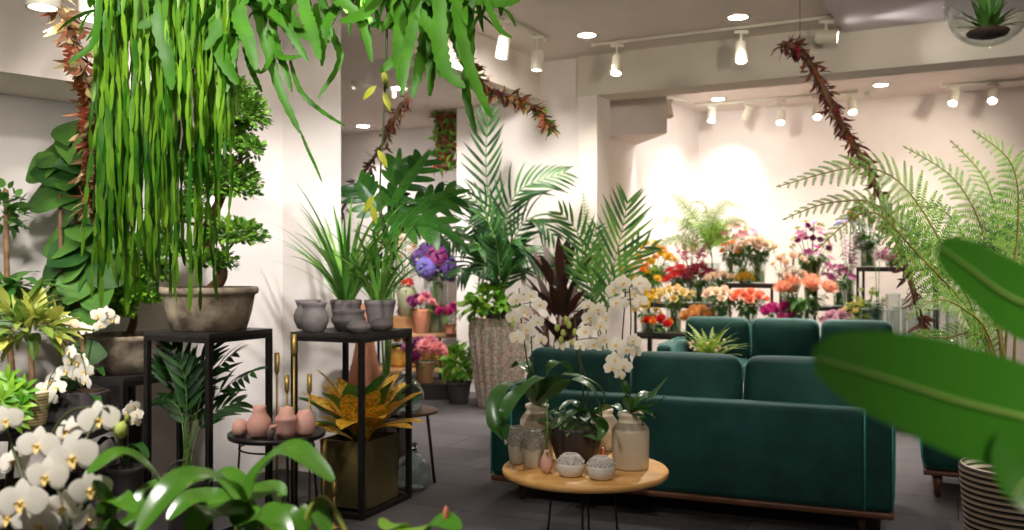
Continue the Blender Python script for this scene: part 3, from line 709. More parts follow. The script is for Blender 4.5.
orchid('white moth orchid on two tall dark stems growing from the large cream jar', jt, None,
    [([jt, P(645, 405, d), P(658, 390, d), P(668, 377, d)], .07), ([jt, P(648, 408, d-.05), P(662, 400, d-.1), P(666, 397, d-.1)], .06), ([jt, P(640, 410, d-.05), P(650, 414, d-.1), P(655, 419, d-.1)], .05),
     ([jt, P(628, 400, d), P(625, 388, d), P(622, 378, d+.02)], .06), ([jt, P(640, 416, d-.1), P(642, 421, d-.12), P(643, 426, d-.12)], .035), ([jt, P(640, 398, d+.1), P(648, 392, d+.15), P(655, 396, d+.2)], .05)],
    [([jt, P(622, 360, d), P(625, 300, d), P(626, 270, d)], blooms(d-.04, (614, 290, 1), (623, 283, .95), (635, 294, 1), (640, 283, .9), (617, 303, .9), (630, 303, .95), (640, 302, .85), (645, 288, .8))),
     ([jt, P(629, 360, d-.02), P(631, 320, d-.02), P(629, 282, d)], blooms(d-.05, (616, 345, .9), (626, 350, .95), (615, 360, 1), (624, 366, .9), (634, 341, .85), (612, 368, .9), (636, 352, .8), (620, 375, .7)))])
bt = onT(585, 456)+Vector((0, .05, .2)); d = 4.35
dp = onT(576, 461)
t = thing('ribbed_pot', 'dark brown ribbed pot with ivy in the middle of the oak table', 'pot', dp)
m = MB(); m.lathe([(.075, 0), (.09, .008), (.112, .08), (.118, .155), (.117, .165), (.108, .163), (.1, .14)], n=72, rib=.035, ribn=18, cap=True); m.build('pot_body', darkgroove, t)
m = MB(); m.lathe([(.001, .145), (.107, .145)], n=24, cap=False); m.build('soil', soil_m, t)
t = thing('ivy_plant', 'low green ivy spilling over the rim of the dark ribbed pot', 'ivy', dp+Vector((0, 0, .15)))
m = MB()
for i in range(60):
    q = U(0, 6.28); r = U(.0, .12); p = Vector((r*math.cos(q), r*math.sin(q), U(.0, .09)-max(0, r-.1)*2)); m.leaf(p, az(q+U(-.7, .7), U(-.3, .5)), UP+rdir()*.4, U(.05, .085), U(.04, .06), a=.6, b=.7, droop=.8, seg=4)
m.build('foliage', lf_ivy, t)
m = MB()
for i in range(7): q = U(0, 6.28); m.tube(bez((0, 0, 0), (.05*math.cos(q), .05*math.sin(q), .08), (.12*math.cos(q), .12*math.sin(q), -.02)), .002)
m.build('vine_stem', stem_m, t)
orchid('white moth orchid with green buds standing behind the dark ribbed pot', bt, None,
    [([bt, P(600, 412, 4.3), P(612, 405, 4.2), P(622, 412, 4.15)], .08), ([bt, P(598, 420, 4.25), P(603, 430, 4.15), P(598, 441, 4.1)], .06), ([bt, P(580, 410, 4.3), P(572, 402, 4.3), P(560, 410, 4.25)], .07)],
    [([bt, P(582, 380, d), P(577, 340, d), P(574, 312, d)], blooms(d-.04, (590, 318, 1), (600, 326, .9), (585, 332, .95), (604, 340, .9), (594, 345, 1), (580, 346, .8), (598, 310, .9), (588, 306, .8), (606, 318, .8))),
     ([bt, P(588, 390, d+.1), P(580, 360, d+.1), P(566, 330, d)], blooms(d, (560, 346, .7)))],
    buds=[P(x, y, 4.3) for x, y in ((557, 328), (563, 333), (569, 325), (561, 340), (575, 332), (572, 343), (566, 320))])

# ------------------------------------------------------------------ generic pots and plants
def potted(name, label, cat, loc, h, rt, rb, potmat, group=None, lip=.008, soil=True, n=32, belly=0, rotz=0):
    t = thing(name, label, cat, loc, rotz, group)
    m = MB(); m.lathe(pot_profile(h, rt, rb, lip, belly=belly), n=n); sharp(m.build('pot', potmat, t), 50)
    if soil: m = MB(); m.lathe([(.001, h*.86), (rt-.014, h*.86)], n=20, cap=False); m.build('soil', soil_m, t)
    return t
def stand(label, near, vr, vl, z, bar=.028, base=True, cat='plant stand', group='black metal plant stands', top=True):
    near = Vector((near[0], near[1], 0)); vr = Vector((vr[0], vr[1], 0)); vl = Vector((vl[0], vl[1], 0))
    c = near+vr/2+vl/2; t = thing('plant_stand', label, cat, c, 0, group); a = [near-c, near+vr-c, near+vr+vl-c, near+vl-c]
    ang = math.atan2(vr.y, vr.x); M = Matrix.Rotation(ang, 3, 'Z')
    ins = lambda q: q*(1-bar/q.length*.7)
    m = MB(); tz = .022; vs = [Vector((q.x, q.y, zz)) for zz in (z-tz, z) for q in a]
    m.add(vs, [(3, 2, 1, 0), (4, 5, 6, 7)]+[(i, (i+1) % 4, 4+(i+1) % 4, 4+i) for i in range(4)]); m.build('top_panel', plain('black_top', rgb(40, 37, 36), rgb(54, 50, 48), 12, .5, .2), t, False)
    for q in a: p = ins(q); m = MB(); m.box((p.x, p.y, (z-tz)/2), (bar, bar, z-tz), M=M); m.build('leg', black_metal, t, False)
    for zz, nm in ((z-tz-bar/2, 'top_rail'),)+(((bar/2, 'base_rail'),) if base else ()):
        for i in range(4):
            p, q = ins(a[i]), ins(a[(i+1) % 4]); L = (q-p).length; mm = MB(); mid = (p+q)/2
            mm.box((mid.x, mid.y, zz), (L-bar, bar*.95, bar*.95), M=Matrix.Rotation(math.atan2(q.y-p.y, q.x-p.x), 3, 'Z')); mm.build(nm, black_metal, t, False)
    return t
LN, LR, LL = Vector((-1.523, 4.6, 0)), Vector((.215, .40, 0)), Vector((-.42, .226, 0)); LZ = 1.033
RN, RR, RL = Vector((-.808, 4.93, 0)), Vector((.215, .49, 0)), Vector((-.43, .19, 0)); RZ = 1.006
stand('square black metal plant stand carrying the large bonsai pot', LN, LR, LL, LZ)
stand('square black metal plant stand with grey clay vases on top and a croton inside', RN, RR, RL, RZ)
c3 = Vector((-2.17, 5.17, 0))
stand('lower black metal stand under the wide grey bowl, behind the bonsai stand', c3-(LR*.9+LL*.9)/2, LR*.9, LL*.9, .775)

# bonsai
bl = LN+LR/2+LL/2+Vector((0, 0, LZ))
t = thing('bonsai_pot', 'large weathered grey bonsai pot on the tall black stand', 'pot', bl)
m = MB(); m.lathe([(.18, 0), (.195, .006), (.222, .1), (.236, .18), (.24, .19), (.252, .194), (.257, .206), (.256, .222), (.25, .23), (.238, .228), (.23, .2)], n=56); m.build('pot_body', weather, t)
m = MB(); m.lathe([(.001, .2), (.235, .2)], n=30, cap=False); m.build('soil', soil_m, t)
def bonsai(label, base, trunk, pads, leafmat, n=330, L=.045, W=.028, tr=.035):
    t = thing('bonsai_tree', label, 'bonsai', base, 0, 'bonsai trees'); o = Vector(base)
    m = MB(); tp = [Vector(q)-o for q in trunk]; sp = spline(tp, 6); m.tube(sp, tr, tr*.35, n=9)
    for q in range(5): a = q*1.26; m.tube(bez(sp[2], sp[1]+az(a, 0)*.06, sp[0]+az(a, 0)*.11+Vector((0, 0, .004))), tr*.45, tr*.15, n=6)
    for c, r in pads:
        c = Vector(c)-o; s = min(sp, key=lambda x: (x-c-Vector((0, 0, -.03))).length); m.tube(bez(s, (s+c)/2+Vector((0, 0, -.02)), c-Vector((0, 0, r[2]*.4))), tr*.35, .006, n=6)
    m.build('trunk', bark, t)
    m = MB()
    for c, r in pads: crown(m, Vector(c)-o, r, int(n*1.9*(r[0]*r[2])/.012), L*.85, W*.9, shell=.3, droop=.4, a=1.1, b=.8, zlo=-.45)
    m.build('foliage', leafmat, t); return t
b0 = bl+Vector((0, 0, .2)); D = 4.9
bonsai('tall cloud-pruned bonsai tree in the large weathered pot behind trailing strands', b0,
    [b0, P(222, 272, D), P(205, 235, D+.03), P(222, 190, D), P(205, 140, D), P(225, 100, D), P(222, 80, D)],
    [(P(234, 236, D-.05), (.17, .15, .085)), (P(212, 262, D-.1), (.13, .12, .06)), (P(178, 212, D-.1), (.15, .14, .10)), (P(224, 184, D), (.2, .17, .15)), (P(240, 116, D-.05), (.15, .13, .14)),
     (P(220, 140, D), (.17, .15, .11)), (P(228, 95, D), (.14, .13, .1)), (P(195, 170, D), (.14, .13, .1)), (P(170, 250, D-.05), (.10, .1, .06)), (P(250, 150, D-.08), (.07, .08, .06))], lf_bonsai)
cb = c3+Vector((0, 0, .775))
t = thing('wide_bowl', 'wide weathered grey bowl planter on the lower black stand', 'bowl', cb)
m = MB(); m.lathe([(.15, 0), (.17, .008), (.21, .1), (.225, .18), (.235, .19), (.238, .212), (.226, .216), (.212, .2), (.2, .17)], n=48); m.build('bowl_body', weather, t)
m = MB(); m.lathe([(.001, .185), (.208, .185)], n=24, cap=False); m.build('soil', soil_m, t)
b1 = cb+Vector((0, 0, .185)); D = 5.15
bonsai('low bright green bonsai tree in the wide bowl beside the bonsai stand', b1, [b1, P(134, 318, D), P(128, 300, D), P(136, 282, D), P(130, 262, D)],
    [(P(112, 310, D-.1), (.13, .12, .07)), (P(135, 296, D-.05), (.15, .13, .08)), (P(120, 272, D), (.15, .13, .08)), (P(150, 272, D), (.12, .11, .08)), (P(140, 248, D), (.12, .11, .07)), (P(98, 290, D), (.08, .08, .06)), (P(158, 238, D+.1), (.1, .1, .08))], lf_bright, tr=.025)

# fiddle leaf fig
fb = G(80, 4.78)
t = potted('fiddle_leaf_fig', 'fiddle leaf fig with big dark green leaves casting a shadow on the wall', 'fig tree', fb, .34, .19, .14, darkpot)
m = MB(); tk = [Vector((0, 0, .28)), Vector((.02, 0, .8)), Vector((-.02, .0, 1.4)), Vector((.0, 0, 1.95))]; m.tube(spline(tk), .022, .01, n=8)
tk2 = [Vector((.03, 0, .28)), Vector((-.07, -.02, .9)), Vector((-.09, -.03, 1.75))]; m.tube(spline(tk2), .018, .009, n=8); m.build('trunk', bark, t)
m = MB()
for i, (x, y, a, e, L) in enumerate(((52, 152, 2.9, .5, .30), (72, 138, 1.8, 1.1, .3), (40, 165, 3.3, -.1, .28), (85, 160, .4, .3, .3), (48, 193, 3.2, .2, .34), (66, 205, 3.0, -.2, .33), (92, 205, -.2, .1, .32), (60, 240, 3.2, .15, .30),
    (72, 248, -2.2, -.1, .3), (98, 235, -.5, .0, .3), (66, 262, 3.6, -.3, .3), (78, 278, -1.8, -.4, .3), (100, 268, -.6, -.3, .28), (62, 290, 3.4, -.4, .3), (85, 305, -1.7, -.5, .3), (52, 300, 3.3, -.5, .26), (105, 180, .2, .3, .28), (95, 150, .7, .6, .28),
    (75, 175, -1.6, .1, .30), (60, 170, -2.4, .25, .3), (82, 222, -1.4, -.1, .28), (72, 310, -2.3, -.5, .28), (45, 275, 3.0, -.2, .22), (95, 290, -1.2, -.3, .28), (64, 128, 2.3, .9, .24))):
    p = P(x, y, 4.74)-fb; dd = az(a, e*1.2-.1); m.leaf(p-dd*L*.5, dd, Vector((U(-.3, .3), -1, U(.2, .7))), L*.95, L*.68, a=1.25, b=.75, droop=.6, fold=.18, seg=7, wave=.025)
for i in range(7): z = .9+i*.15; m.leaf((U(-.1, .1), U(-.02, .1), z), az(U(0, 6.28), U(-.2, .7)), Vector((U(-.4, .4), -1, .5)), .24, .16, a=1.25, b=.75, droop=.7, seg=6, wave=.02)
m.build('foliage', lf_fig, t)

# left edge trees and the low display table
tb = thing('display_table', 'low black display table holding small pots in front of the fig', 'table', (-2.36, 4.2, 0))
m = MB(); m.box((0, 0, .645), (1.1, .62, .03)); m.build('tabletop', black_metal, tb, False)
for sx in (-1, 1):
    for sy in (-1, 1): m = MB(); m.box((sx*.53, sy*.29, .315), (.03, .03, .63)); m.build('leg', black_metal, tb, False)
def onD(px, d): return G(px, d, .66)
fb = G(8, 4.5)
t = potted('ficus_tree', 'slim ficus tree with bare trunk at the picture edge beside the fig', 'tree', fb, .3, .15, .11, darkpot)
m = MB(); m.tube(spline([(0, 0, .25), (.03, 0, .7), (.0, 0, 1.1), (-.01, 0, 1.75)]), .02, .012, n=8); m.build('trunk', bark, t)
m = MB(); arch(m, (0, 0, 1.28), 26, .26, .075, -35, 60, .9, spread=.08); arch(m, (.02, -.03, 1.2), 16, .26, .075, -45, 30, .9, spread=.08)
crown(m, (-.07, 0, 1.62), (.14, .13, .16), 170, .06, .04, shell=.4); m.build('foliage', lf_mid, t)
pb = onD(31, 4.12)
t = potted('croton_topiary', 'variegated croton on a short trunk in a beige reeded pot', 'potted plant', pb, .15, .085, .065, beige_pot, lip=.004)
m = MB(); m.tube([(0, 0, .12), (.005, 0, .22), (0, 0, .34)], .016, .012, n=8); m.build('trunk', bark, t)
m = MB(); crown(m, (-.005, 0, .42), (.14, .13, .13), 130, .13, .042, shell=.2, droop=.6, seg=4); m.build('foliage', lf_varieg, t)
pb = onD(6, 3.98)
t = potted('fatsia_plant', 'small bright green plant with palm-shaped leaves at the table edge', 'potted plant', pb, .13, .08, .06, darkpot)
m = MB(); st = MB()
for i, (x, y, dd) in enumerate(((12, 392, 3.9), (2, 400, 3.85), (20, 405, 3.88), (8, 380, 3.95), (16, 418, 3.85), (0, 415, 3.9), (24, 390, 3.98))):
    c = P(x, y, dd)-pb; st.tube(bez((0, 0, .12), (c.x*.3, c.y*.3, .2), c), .003); tl = Vector((U(-.2, .2), -.75, .65))
    for k in range(8): q = k/8*5.6-1.2; m.leaf(c, Vector((math.cos(q), 0, math.sin(q)))-Vector((0, .2, .05)), tl, .075, .03, droop=.5, seg=4)
m.build('foliage', lf_bright, t); st.build('leaf_stalk', stem_m, t)
def trough(t, L=.30, h=.14, W=.14):
    m = MB(); m.rbox((0, 0, h/2), (L, W, h), .012, n=2); m.build('planter_box', darkpot, t); m = MB(); m.box((0, 0, h+.002), (L-.03, W-.03, .006)); m.build('soil', soil_m, t, False)
ob = onD(73, 4.22); o1 = ob+Vector((0, 0, .14))
orchid('white moth orchids in a dark rectangular trough behind the big blossoms', ob, trough,
    [([o1, P(62, 395, 4.2), P(52, 400, 4.15), P(46, 408, 4.1)], .05), ([o1, P(84, 392, 4.2), P(95, 396, 4.15), P(100, 406, 4.1)], .05), ([o1, P(72, 388, 4.15), P(68, 380, 4.1), P(60, 376, 4.1)], .05)],
    [([o1, P(64, 370, 4.2), P(68, 345, 4.15), P(80, 350, 4.1)], blooms(4.1, (72, 360, 1), (80, 363, 1), (66, 372, .9), (77, 376, 1), (84, 372, .9), (70, 352, .8), (86, 382, .8))),
     ([o1, P(56, 385, 4.2), P(58, 365, 4.15), P(50, 378, 4.1)], blooms(4.1, (52, 382, 1), (46, 390, 1), (58, 388, .9), (44, 397, .9), (50, 400, .8)))], R=.048)
ob = onD(84, 4.4); o1 = ob+Vector((0, 0, .13))
def darkround(t): m = MB(); m.lathe(pot_profile(.13, .08, .06, .004), n=24); m.build('pot', darkpot, t)
orchid('small white orchid flowering just below the fig leaves beside the bowl', ob, darkround,
    [([o1, P(74, 375, 4.4), P(66, 372, 4.35), P(62, 380, 4.3)], .05), ([o1, P(92, 372, 4.4), P(98, 368, 4.35), P(104, 376, 4.3)], .05), ([o1, P(82, 362, 4.4), P(78, 350, 4.4), P(74, 346, 4.38)], .05)],
    [([o1, P(80, 350, 4.4), P(76, 325, 4.4), P(62, 315, 4.35)], blooms(4.36, (64, 320, .8), (70, 324, .9), (60, 330, .7), (78, 328, .8))),
     ([o1, P(90, 350, 4.42), P(96, 322, 4.4), P(108, 312, 4.35)], blooms(4.36, (98, 316, .9), (106, 314, .9), (100, 326, .7), (112, 320, .8), (86, 330, .7)))], R=.045)
# low plinth with grey bottle, small orchid
pl = G(128, 4.35)
m = MB(); m.rbox((0, 0, .15), (.5, .3, .3), .01, n=2); tag(m.build('plinth', plain('grey_plinth', rgb(84, 80, 84), rgb(98, 94, 97), 6, .7)), 'low dark grey plinth on the floor under the small white orchid', 'plinth', loc=pl)
t = thing('clay_bottle', 'small dark grey clay bottle with a thin spout on the plinth', 'bottle', G(166, 4.3, .3))
m = MB(); m.lathe([(.04, 0), (.047, .01), (.046, .06), (.03, .08), (.016, .088), (.018, .1), (.013, .1)], n=24); m.build('body', slate_clay, t)
m = MB(); m.tube(bez((.0, 0, .09), (.03, 0, .17), (.09, 0, .16)), .005); m.build('spout', slate_clay, t)
ob = G(126, 4.32, .3); o1 = ob+Vector((0, 0, .12))
orchid('small white orchid with pale buds rising in front of the lower stand', ob, darkround,
    [([o1, P(112, 440, 4.3), P(104, 440, 4.25), P(96, 448, 4.2)], .05), ([o1, P(134, 445, 4.3), P(142, 448, 4.25), P(148, 458, 4.2)], .05)],
    [([o1, P(120, 440, 4.3), P(124, 415, 4.28), P(132, 402, 4.25)], blooms(4.24, (133, 407, .8), (137, 415, .8), (128, 412, .7), (135, 422, .7)))], R=.042,
    buds=[P(x, y, 4.25) for x, y in ((124, 424), (121, 429), (127, 418))])

# kentia under the stand
kb = G(186, 4.92)
t = potted('parlour_palm', 'dark green parlour palm standing under the bonsai stand', 'palm', kb, .24, .13, .1, darkpot)
m = MB(); s = MB()
for c in ([(183, 430), (176, 392), (166, 362)], [(186, 425), (185, 380), (172, 345)], [(192, 425), (200, 375), (214, 346)], [(195, 420), (210, 378), (236, 352)], [(190, 430), (196, 400), (208, 378)], [(198, 425), (222, 390), (254, 372)], [(186, 430), (176, 405), (160, 398)], [(200, 430), (218, 410), (240, 402)], [(190, 425), (190, 390), (194, 362)]):
    pts = [Vector((U(-.03, .03), U(-.03, .03), .2))]+[P(x, y, 4.95+U(-.12, .12))-kb for x, y in c]; frond_path(m, pts, 7, .2, .03, 40, .5, 'palm', 0, .004, 0, 1, .5, .1, 5)
m.build('fronds', [lf_palm, stem_m], t)

# round tray stand and pink vases
tc = G(277, 4.72, 0); tz = .513
t = thing('round_tray_table', 'round black tray table on thin wire legs holding pink vases', 'side table', tc)
m = MB(); m.lathe([(.238, tz-.02), (.245, tz-.016), (.247, tz+.006), (.24, tz+.006), (.236, tz), (.001, tz)], n=48, cap=False); m.lathe([(.001, tz-.021), (.238, tz-.02)], n=48, cap=False); m.build('tray', black_metal, t)
for q in (30, 120, 210, 300):
    a = math.radians(q); dd = Vector((math.cos(a), math.sin(a), 0)); m = MB(); m.tube([dd*.19+Vector((0, 0, tz-.02)), dd*.19+Vector((0, 0, tz-.07)), dd*.22], .006, n=6); m.build('leg', black_metal, t)
m = MB(); m.tube([Vector((.19*math.cos(k*PI/12), .19*math.sin(k*PI/12), tz-.07)) for k in range(25)], .005, n=6, cap=False); m.build('ring', black_metal, t)
def pinkvase(label, px, d, k, prof): return lathe_thing('pink_vase', label, 'vase', G(px, d, tz+.001), [(r*k, z*k) for r, z in prof], pink_clay, group='pink clay vases on the tray')
ball = [(.03, 0), (.044, .012), (.05, .04), (.044, .072), (.026, .09), (.018, .094), (.014, .09)]
neck = [(.04, 0), (.055, .01), (.063, .05), (.058, .085), (.036, .115), (.03, .135), (.033, .155), (.026, .154), (.024, .13)]
ridge = [(.045, 0), (.05, .03), (.056, .085), (.06, .092), (.05, .105), (.038, .115), (.034, .15), (.028, .15), (.026, .12)]
pinkvase('smallest round pink clay vase at the tray edge under the bonsai stand', 240.5, 4.66, .86, ball)
pinkvase('tall-necked bulbous pink clay vase, second on the tray from the palm side', 259.5, 4.62, 1.0, neck)
pinkvase('pink clay vase with a sharp shoulder ridge in the middle of the tray', 286, 4.62, .98, ridge)
pinkvase('rounded pink clay vase on the tray beside the black stand corner', 304.5, 4.68, 1.02, [(.038, 0), (.05, .012), (.056, .05), (.05, .085), (.034, .11), (.028, .12), (.022, .12), (.02, .1)])
t = thing('egg_cup', 'tiny metal cup with a pink spout at the front rim of the tray', 'cup', G(271, 4.535, tz))
m = MB(); m.lathe([(.016, 0), (.018, .03), (.02, .05), (.016, .05)], n=16); m.build('cup', grey_clay, t); m = MB(); m.tube([(0, 0, .045), (.0, 0, .065), (.03, -.0, .07)], .012, .009, n=8); m.build('spout', pink_clay, t)
def candlestick(label, px, ytop, d, hold=.1, r=.014):
    c = G(px, d); z = P(px, ytop, d).z
    t = thing('candlestick', label, 'candlestick', c, 0, 'brass candlesticks'); m = MB(); m.lathe([(.04, 0), (.042, .006), (.01, .012), (.006, .03)], n=20); m.build('foot', brass, t)
    m = MB(); m.lathe([(.0065, .02), (.0065, z-hold)], n=10); m.build('stem', brass, t)
    m = MB(); m.lathe([(.007, z-hold-.02), (r, z-hold), (r, z), (r*.7, z), (r*.7, z-.02)], n=16); m.build('holder', brass, t)
candlestick('tallest brass candlestick, its holder just under the grey vase stand top', 294, 334, 5.0)
candlestick('tall brass candlestick against the white column beside the bonsai stand', 277, 353, 5.06, .1)
candlestick('brass candlestick with a low holder close to the white column', 287, 375, 5.1, .08)
candlestick('brass candlestick in front of the croton leaves inside the stand', 309.5, 374, 5.06, .09)
candlestick('short brass candlestick with a wide holder below the tray', 323.5, 439, 4.78, .12, .017)
candlestick('shortest brass candlestick beside the olive square vase', 334, 481, 4.82, .06)

# grey clay vases on the stand
def gv(name, label, px, d, prof, k, cat='vase', mat=None, grp='grey clay vessels on the stand'): return lathe_thing(name, label, cat, G(px, d, RZ), [(r*k, z*k) for r, z in prof], mat or grey_clay, group=grp)
urn = [(.055, 0), (.062, .006), (.08, .05), (.083, .085), (.07, .118), (.062, .128), (.068, .15), (.078, .168), (.073, .17), (.058, .14), (.055, .12)]
gv('clay_urn', 'grey clay urn with flared rim at the front of the stand by the column', 314, 5.13, urn, .98)
gv('clay_urn', 'grey clay urn mostly hidden behind its twin against the column', 308, 5.36, urn, 1.0)
bowl = [(.05, 0), (.06, .005), (.095, .055), (.098, .07), (.088, .085), (.09, .105), (.096, .118), (.09, .12), (.08, .1), (.08, .08)]
gv('clay_bowl', 'dark grey waisted clay bowl in the middle of the stand', 348.5, 5.16, bowl, 1.0, 'bowl', slate_clay)
flat = [(.035, 0), (.045, .004), (.068, .03), (.066, .042), (.045, .062), (.02, .072), (.014, .07)]
gv('clay_bud_vase', 'flattened grey clay bud vase at the front corner of the stand', 359, 5.02, flat, 1.0)
gv('clay_bud_vase', 'flattened dark clay bud vase beside the front one, towards the passage', 381, 5.17, flat, 1.05, 'vase', slate_clay)
def grassy(label, px, d, n, L, W, pk, trunk=False):
    loc = G(px, d, RZ); t = potted('spider_plant', label, 'potted plant', loc, .17, .088, .066, grey_clay, 'grassy plants on the vase stand', lip=.004)
    m = MB(); arch(m, (0, 0, .15), n, L, W, 50, 89, .75, spread=.05, a=.5, b=.6, seg=7); m.build('foliage', lf_grass, t); return t
t = grassy('grassy plant with long thin arching leaves in grey pot next to the column', 346, 5.38, 64, .72, .024, 1)
t = grassy('leafy dracaena in a grey pot on the stand, towards the hydrangeas', 380, 5.36, 30, .55, .028, 1)
m = MB(); m.tube([(0, 0, .14), (-.01, 0, .38)], .008); m.tube([(.02, 0, .14), (.04, .01, .5)], .007); m.build('stalk', stem_m, t)
m = MB(); arch(m, (-.01, 0, .36), 22, .28, .03, -10, 75, .9, a=.5); arch(m, (.04, .01, .48), 22, .30, .03, -10, 80, .9, a=.5); m.build('leaf_tuft', lf_areca, t)

# croton in olive vase, demijohns
cv = (RN+RR/2+RL/2)+Vector((.045, -.02, .03))
t = thing('square_vase', 'square olive glass vase holding the croton at the foot of the stand', 'vase', cv, math.atan2(RR.y, RR.x))
olive = plain('olive_glaze', rgb(74, 66, 40), rgb(102, 92, 56), 5, .3, .1, coat=.4)
m = MB(); prof = [(.0, .0), (.17, .0), (.172, .34), (.176, .37), (.166, .37), (.16, .33), (0, .32)]
q4 = [(-1, -1), (1, -1), (1, 1), (-1, 1)]; o = 0
vs = [Vector((r*a, r*b*.88, z)) for r, z in prof[1:6] for a, b in q4]; fs = [(3, 2, 1, 0)]
for i in range(4): fs += [(i*4+j, i*4+(j+1) % 4, (i+1)*4+(j+1) % 4, (i+1)*4+j) for j in range(4)]
m.add(vs, fs); m.build('vase_body', olive, t, False)
m = MB(); m.box((0, 0, .325), (.31, .27, .01)); m.build('soil', soil_m, t, False)
t = thing('croton', 'croton with orange and green veined leaves inside the black stand', 'croton', cv+Vector((0, 0, .32)))
m = MB(); m2 = MB()
for i in range(44):
    a = 2*PI*i/34*3.1; e = U(.7, 1.42) if i % 5 else U(.25, .6); L = U(.30, .40)
    (m if i % 5 < 3 else m2).leaf(Vector((math.cos(a)*.05, math.sin(a)*.05, U(.02, .14))), az(a, e), UP, L, L*.40, a=1.15, b=.75, droop=.45, fold=.22, seg=7, wave=.03)
m.build('orange_leaves', lf_croton, t); m2.build('green_leaves', lf_mid, t)
m = MB()
for k in range(5): m.tube([(U(-.05, .05), U(-.05, .05), 0), (U(-.05, .05), U(-.05, .05), .18)], .008)
m.build('stalk', bark, t)
pt = thing('low_round_table', 'low round dark table behind the stand with a glass bottle on it', 'side table', G(404, 5.72))
m = MB(); m.lathe([(.19, .455), (.21, .46), (.21, .475), (.2, .48)], n=40); m.build('tabletop', walnut, pt)
for q in range(3): a = q*2.1+.4; m = MB(); m.tube([(math.cos(a)*.15, math.sin(a)*.15, .457), (math.cos(a)*.2, math.sin(a)*.2, 0)], .01, n=8); m.build('leg', black_metal, pt)
def demijohn(label, loc, k, mat):
    t = thing('glass_bottle', label, 'bottle', loc, 0, 'clear glass bottles'); pr = [(.06, 0), (.095, .008), (.115, .07), (.11, .13), (.075, .19), (.034, .215), (.03, .25)]
    pr = [(.002, 0)]+pr; m = MB(); m.lathe([(r*k, z*k) for r, z in pr]+[(max(.002, r*k-.003), z*k+(.003 if i < 2 else 0)) for i, (r, z) in reversed(list(enumerate(pr)))], n=36, cap=False); m.build('body', mat, t)
    m = MB(); m.lathe([(.03*k, .25*k), (.037*k, .255*k), (.037*k, .275*k), (.03*k, .277*k)], n=20, cap=False); m.build('rim', mat, t)
demijohn('round clear glass bottle standing on the low dark table behind the stand', G(407, 5.64, .48), .92, thick_aqua)
demijohn('round bluish glass bottle on the floor under the low dark table', G(412, 5.66, 0), 1.0, thick_aqua)
lathe_thing('floor_vase', 'tall slender terracotta floor vase showing through the vase stand', 'vase', G(365, 6.6), [(.1, 0), (.13, .03), (.15, .3), (.12, .55), (.07, .8), (.05, .98), (.06, 1.1), (.05, 1.1), (.04, .98)], terracotta)

# ------------------------------------------------------------------ planter with the tall palm
pb = G(499, 8.95)
t = thing('mosaic_planter', 'tall ribbed speckled floor planter under the palm behind the sofa', 'planter', pb)
m = MB(); m.lathe([(.19, 0), (.2, .01), (.235, .25), (.27, .52), (.288, .70), (.286, .78), (.27, .84), (.262, .87), (.25, .868), (.24, .8)], n=128, rib=.04, ribn=18); m.build('planter_body', mosaic, t)
m = MB(); m.lathe([(.001, .82), (.24, .82)], n=30, cap=False); m.build('soil', soil_m, t)
kb = pb+Vector((.02, .02, .82))
t = thing('kentia_palm', 'tall kentia palm with arching dark fronds against the wall', 'palm', kb)
m = MB()
for c, n, ll in (([(498, 300), (493, 230), (486, 170), (488, 112)], 14, .36), ([(500, 300), (503, 235), (518, 192), (566, 172)], 18, .40), ([(497, 300), (492, 240), (480, 205), (452, 190)], 15, .36), ([(502, 300), (510, 250), (530, 218), (554, 236)], 14, .34),
    ([(498, 300), (488, 250), (470, 226), (448, 244)], 14, .34), ([(499, 300), (496, 255), (490, 225), (476, 214)], 14, .36), ([(502, 300), (512, 270), (528, 255), (548, 268)], 14, .34), ([(497, 300), (486, 272), (474, 262), (458, 276)], 14, .32),
    ([(500, 305), (504, 270), (510, 245), (520, 240)], 14, .34), ([(499, 305), (494, 275), (484, 250), (478, 250)], 14, .34), ([(499, 310), (497, 285), (490, 268), (480, 272)], 11, .28), ([(501, 310), (505, 285), (515, 266), (526, 274)], 11, .28), ([(500, 310), (500, 280), (498, 255), (496, 240)], 12, .3), ([(500, 310), (508, 275), (516, 250), (534, 250)], 12, .3), ([(499, 310), (490, 275), (478, 244), (462, 250)], 12, .3)):
    pts = [Vector((U(-.03, .03), U(-.03, .03), 0))]+[P(x, y, 8.9-.13*k+U(-.1, .1))-kb for k, (x, y) in enumerate(c)]
    frond_path(m, pts, n-2, ll*.97, .032, 46, .45, 'palm', 0, .011, 0, 1, .8, .12, 6, nrm=(.1, -.8, .6))
m.build('fronds', [lf_palm, stem_m], t)
m = MB(); m.lathe([(.05, 0), (.035, .12), (.026, .3)], n=10); m.build('trunk', stem_m, t)
o = MB(); o.box((.36, -.16, .92), (.06, .004, .12)); o.build('price_tag', white_cer, t, False)
eb = pb+Vector((-.1, -.14, .80))
t = thing('leafy_plant', 'bushy bright green plant in a dark nursery pot inside the speckled planter', 'potted plant', eb)
m = MB(); m.lathe(pot_profile(.18, .11, .09, .004), (.08, -.02, 0), 24); m.build('pot', darkpot, t)
m = MB(); crown(m, (.0, 0, .18), (.28, .2, .17), 190, .13, .075, shell=.35, droop=.9, a=.75, seg=4, zlo=-.6); m.build('foliage', lf_bright, t)
# plant on the floor by the planter
gb = G(459, 9.15)
t = potted('leafy_plant', 'small light green plant in a dark pot on the floor beside the speckled planter', 'potted plant', gb, .22, .12, .09, darkpot)
m = MB(); crown(m, (0, 0, .38), (.16, .15, .2), 170, .11, .07, shell=.3, droop=.8, a=.75, seg=4, zlo=-.7); m.build('foliage', lf_bright, t)

